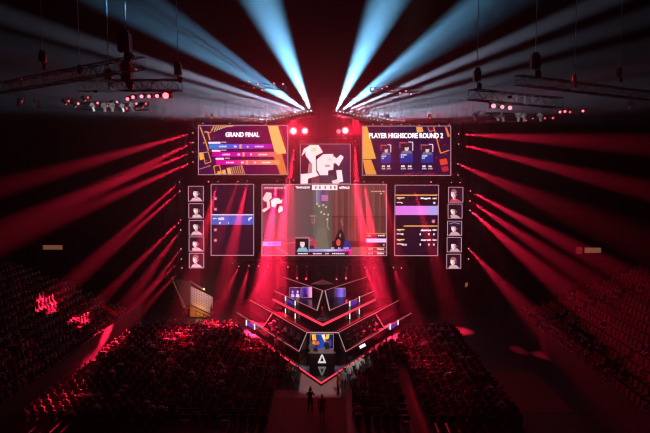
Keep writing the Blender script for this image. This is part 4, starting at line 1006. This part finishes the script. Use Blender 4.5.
row([(336.6, 279.4, 336, 288, 63.6, .8), (346, 278.8, 346, 286, 64, .5)], 66.4, 'red lamp, {} from the left behind the right upper booth', 'red lamps behind the right upper booth', 50, 350)
# big bright wash lamps
for i, (px, py, e, lens, k) in enumerate(((293.5, 131, 1.0, 'lens_big', 2.6), (304.8, 131, .8, 'lens_big', 2.3), (338.6, 131.5, .25, 'lens_mid', 1.3), (345.3, 130.6, .9, 'lens_big', 2.4))):
    p = aty(px, py, 67.4); wl_ = fixture(p, (p.x*1.5, 40, 20), f'large blinding red wash lamp above the map screen, {ORD[i]} from the left', 'large wash lamps above the map screen', lens, 4000*e, (1, .02, .06), 110, k*.8, .8, .2)
    b = nb(); N_ = 20  # glowing ring paints the red halo round each lamp
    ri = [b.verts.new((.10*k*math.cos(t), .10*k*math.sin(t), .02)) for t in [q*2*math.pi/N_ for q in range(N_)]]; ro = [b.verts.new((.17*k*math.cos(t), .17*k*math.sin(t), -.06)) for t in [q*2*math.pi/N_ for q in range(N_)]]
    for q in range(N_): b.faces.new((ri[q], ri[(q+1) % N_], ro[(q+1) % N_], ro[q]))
    bmesh.ops.solidify(b, geom=list(b.faces), thickness=.02); o = finish('halo_ring', b, M['lens_mid'], wl_); o['label'] = 'glowing red reflector rim'
# floods added behind the screens to redden the drape between them
for i, (px, s) in enumerate(((292, 'left'), (358, 'right'))):
    p = aty(px, 117, 70.0); fixture(p, aty(px+(6 if s == 'left' else -6), 150, 74), f'red flood lamp lighting the drape {s} of the map screen', 'red flood lamps on the drape', 'lens_mid', 22000, (1, .008, .05), 75, 1.0)
# red floods added above the screens to light the crowd
for i, (px, py, ax, ay, e, ang, nm) in enumerate(((212, 117.5, -7, 47, 1.0, 34, 'first of two red crowd floods above the upper left screen'), (252, 118.5, -10, 49, .6, 24, 'second of two red crowd floods above the upper left screen'), (388, 118.5, 7, 45, 1.0, 32, 'first of two red crowd floods above the upper right screen'), (430, 118, 12, 44, .8, 28, 'second of two red crowd floods above the upper right screen'))):
    p = aty(px, py, 66); fixture(p, (ax, ay, .5), nm, 'red crowd floods', 'lens_dim', 3000*e, RED, ang, 1.0)
# rig lamps
def riglamp(px, py, Y, lens, e, k, label, group, aim):
    fixture(aty(px, py, Y), aim, label, group, lens, e, RED, 24, k, .5, .12)
for i, (px, py, lens, e, k) in enumerate(((127.5, 99, 'lens_mid', 0, 1.1), (133, 97.2, 'lens_mid', 0, 1.1), (141.5, 96.4, 'lens_red', 0, 1.2), (149, 96.4, 'lens_mid', 0, 1.1), (157, 96, 'lens_red', 0, 1.2), (165.6, 95.6, 'lens_rig', 350, 2.0))):
    p = aty(px, py, YR); fixture(p, (p.x*.6, 10, 14), f'red lamp under the level left truss, {ORD[i]} from the left', 'red lamps under the level left truss', lens, e, RED, 120, k, .6, .1)
for i, (px, py, k) in enumerate(((493.6, 106, 1.5), (502.3, 107, 1.25), (510, 107.8, 1.35))):
    p = aty(px, py, YR); fixture(p, (p.x*.6, 10, 14), f'red lamp under the lower right truss, {ORD[i]} from the left', 'red lamps under the lower right truss', 'lens_red', 60, RED, 120, k, .6, .1)
for i in range(9):
    px = 66+i*9.6; py = 104+3.5*math.sin(i*2.3)+(4 if i > 3 else 0); p = aty(px, py, YR+3)
    fixture(p, (-8+i, 60, 2), f'dim red lamp in the low left truss, {ORD[i]} from the left', 'dim red lamps in the low left truss', 'lens_mid', 0, RED, 20, .8)
    fixture(p+Vector((.35, -.3, .2)), (p.x, 0, 16), f'red-rimmed lamp facing the hall in the low left truss, {ORD[i]} from the left', 'lamps facing the hall in the low left truss', 'lens_mid' if i % 2 else 'lens_dim', 0, RED, 20, .75)
for i, (px, py) in enumerate(((518, 119.5), (526, 120), (533, 119), (545, 118.5), (553, 118), (560, 112), (565, 111.5), (570, 112), (583, 111))):
    p = aty(px, py, YR+4); fixture(p, (p.x*.8, 0, 14), f'dim red lamp in the right rig, {ORD[i]} from the left', 'dim red lamps in the right rig', 'lens_mid' if i in (5, 6, 8) else 'lens_dim', 0, RED, 20, .85)
for i, (px, py) in enumerate(((243, 86), (249, 82), (254, 87.5), (258, 84), (262, 90), (274, 83.5), (283, 84))):
    p = aty(px, py, 58); fixture(p, (p.x, 10, 14), f'tiny red lamp on the short far left truss, {ORD[i]} from the left', 'tiny red lamps on the far left truss', 'lens_mid', 0, RED, 20, .7)
for i, (px, py) in enumerate(((374, 89), (382, 88.4), (387, 87), (392, 91), (400, 93), (406, 91), (411, 94), (419, 92))):
    p = aty(px, py, 58); fixture(p, (p.x, 10, 14), f'tiny red lamp on the short far right truss, {ORD[i]} from the left', 'tiny red lamps on the far right truss', 'lens_mid', 0, RED, 20, .7)
# glinting white scroller fixtures lit from the side
wm = mat('bright_fixture', (.7, .7, .72), .35, .4)
for i, px in enumerate((20, 36, 92, 104, 112, 122, 132)):
    p = aty(px, 105.5 if px > 60 else 101, YR+2.4); b = nb(); box(b, (0, 0, 0), (.34, .3, .26)); tube(b, (0, -.1, -.1), (.1, -.3, -.35), .1, 8); tube(b, (-.2, 0, .13), (.2, 0, .32), .03, 5)
    o = tag(finish('spotlight', b, wm), f'pale spotlight body in the left rig, {ORD[i]} from the left', 'spotlight', 'pale spotlight bodies of the left rig'); o.location = p; o.rotation_euler = (.2*i, .3, i)
for i, px in enumerate((475, 496, 502, 518, 524, 540, 631)):
    p = aty(px, 115.5 if px < 600 else 104, YR+3.4); b = nb(); box(b, (0, 0, 0), (.34, .3, .26)); tube(b, (0, -.1, -.1), (.1, -.3, -.35), .1, 8); tube(b, (-.2, 0, .13), (.2, 0, .32), .03, 5)
    o = tag(finish('spotlight', b, wm), f'pale spotlight body in the right rig, {ORD[i]} from the left', 'spotlight', 'pale spotlight bodies of the right rig'); o.location = p; o.rotation_euler = (.2*i, .3, i)
# white key lights for walkway and desk, added out of frame
def key(px, py, Y, aim, e, ang, c_, label):
    fixture(aty(px, py, Y), aim, label, 'white key lights', 'lens_dim', e, c_, ang, .9, .4)
for nm, aim_, e, ang in (('walkway_key', (-.1, 46.3, 0), 17000, 9), ('presenter_key', (0, 49.8, 1.5), 22000, 4), ('crowd_key', (3.1, 47.2, 1.2), 26000, 3.6)):   # unseen bare lamps added above the frame to brighten walkway, presenters and crowd
    lamp('SPOT', nm, (5, 20, 28), e, (1, .92, .88), None, aim_, ang, .5, .12)
for nm, a, t_, e in (('work light of the left rig over the pale spotlights', (96, 92, YR-3), (104, 106, YR+2.4), 500), ('work light of the right rig over the pale spotlights', (510, 98, YR-3), (515, 116, YR+3.4), 500)):  # extra lamps put in only to light up the pale spotlight bodies
    fixture(aty(*a), aty(*t_), nm, 'rig work lights', 'lens_dim', e, (.9, .93, 1), 60, .7, .5)

# ------------------------------------------------------------------ haze and render settings
w = bpy.data.worlds.new('arena_air'); sc.world = w; w.use_nodes = True
nt = w.node_tree; nt.nodes['Background'].inputs[0].default_value = (0, 0, 0, 1)
vs = nt.nodes.new('ShaderNodeVolumeScatter'); vs.inputs['Density'].default_value = .006; vs.inputs['Anisotropy'].default_value = .15
nt.links.new(vs.outputs[0], nt.nodes['World Output'].inputs['Volume'])
# haze shaped thickest round the screens so the beams fade outward
HZ0, HZ1 = .0007, .018
geo = nt.nodes.new('ShaderNodeNewGeometry'); v1 = nt.nodes.new('ShaderNodeVectorMath'); v1.operation = 'SUBTRACT'; v1.inputs[1].default_value = (0, 66, 17)
v2 = nt.nodes.new('ShaderNodeVectorMath'); v2.operation = 'DIVIDE'; v2.inputs[1].default_value = (16, 22, 13)
ds = nt.nodes.new('ShaderNodeVectorMath'); ds.operation = 'LENGTH'
nt.links.new(geo.outputs['Position'], v1.inputs[0]); nt.links.new(v1.outputs[0], v2.inputs[0]); nt.links.new(v2.outputs[0], ds.inputs[0])
def mth(op, a, b_):
    m = nt.nodes.new('ShaderNodeMath'); m.operation = op
    for i, v in enumerate((a, b_)):
        if isinstance(v, (int, float)): m.inputs[i].default_value = v
        else: nt.links.new(v, m.inputs[i])
    return m.outputs[0]
r2_ = mth('POWER', ds.outputs['Value'], 2.0)
nt.links.new(mth('ADD', mth('MULTIPLY', mth('POWER', 2.71828, mth('MULTIPLY', r2_, -1.0)), HZ1), HZ0), vs.inputs['Density'])
w.cycles.volume_sampling = 'EQUIANGULAR'; w.cycles.volume_step_size = 8.0; sc.cycles.volume_step_rate = 4; sc.cycles.volume_max_steps = 18
cy = sc.cycles
cy.use_adaptive_sampling = False; cy.use_denoising = True; cy.filter_width = 1.2; cy.volume_bounces = 0; cy.max_bounces = 4; cy.diffuse_bounces = 2; cy.glossy_bounces = 3; cy.use_light_tree = True
cy.caustics_reflective = False; cy.caustics_refractive = False
sc.view_settings.view_transform = 'Standard'; sc.view_settings.look = 'None'; sc.view_settings.exposure = 0; sc.view_settings.gamma = 1
for m_ in bpy.data.materials: m_.cycles.emission_sampling = 'NONE'
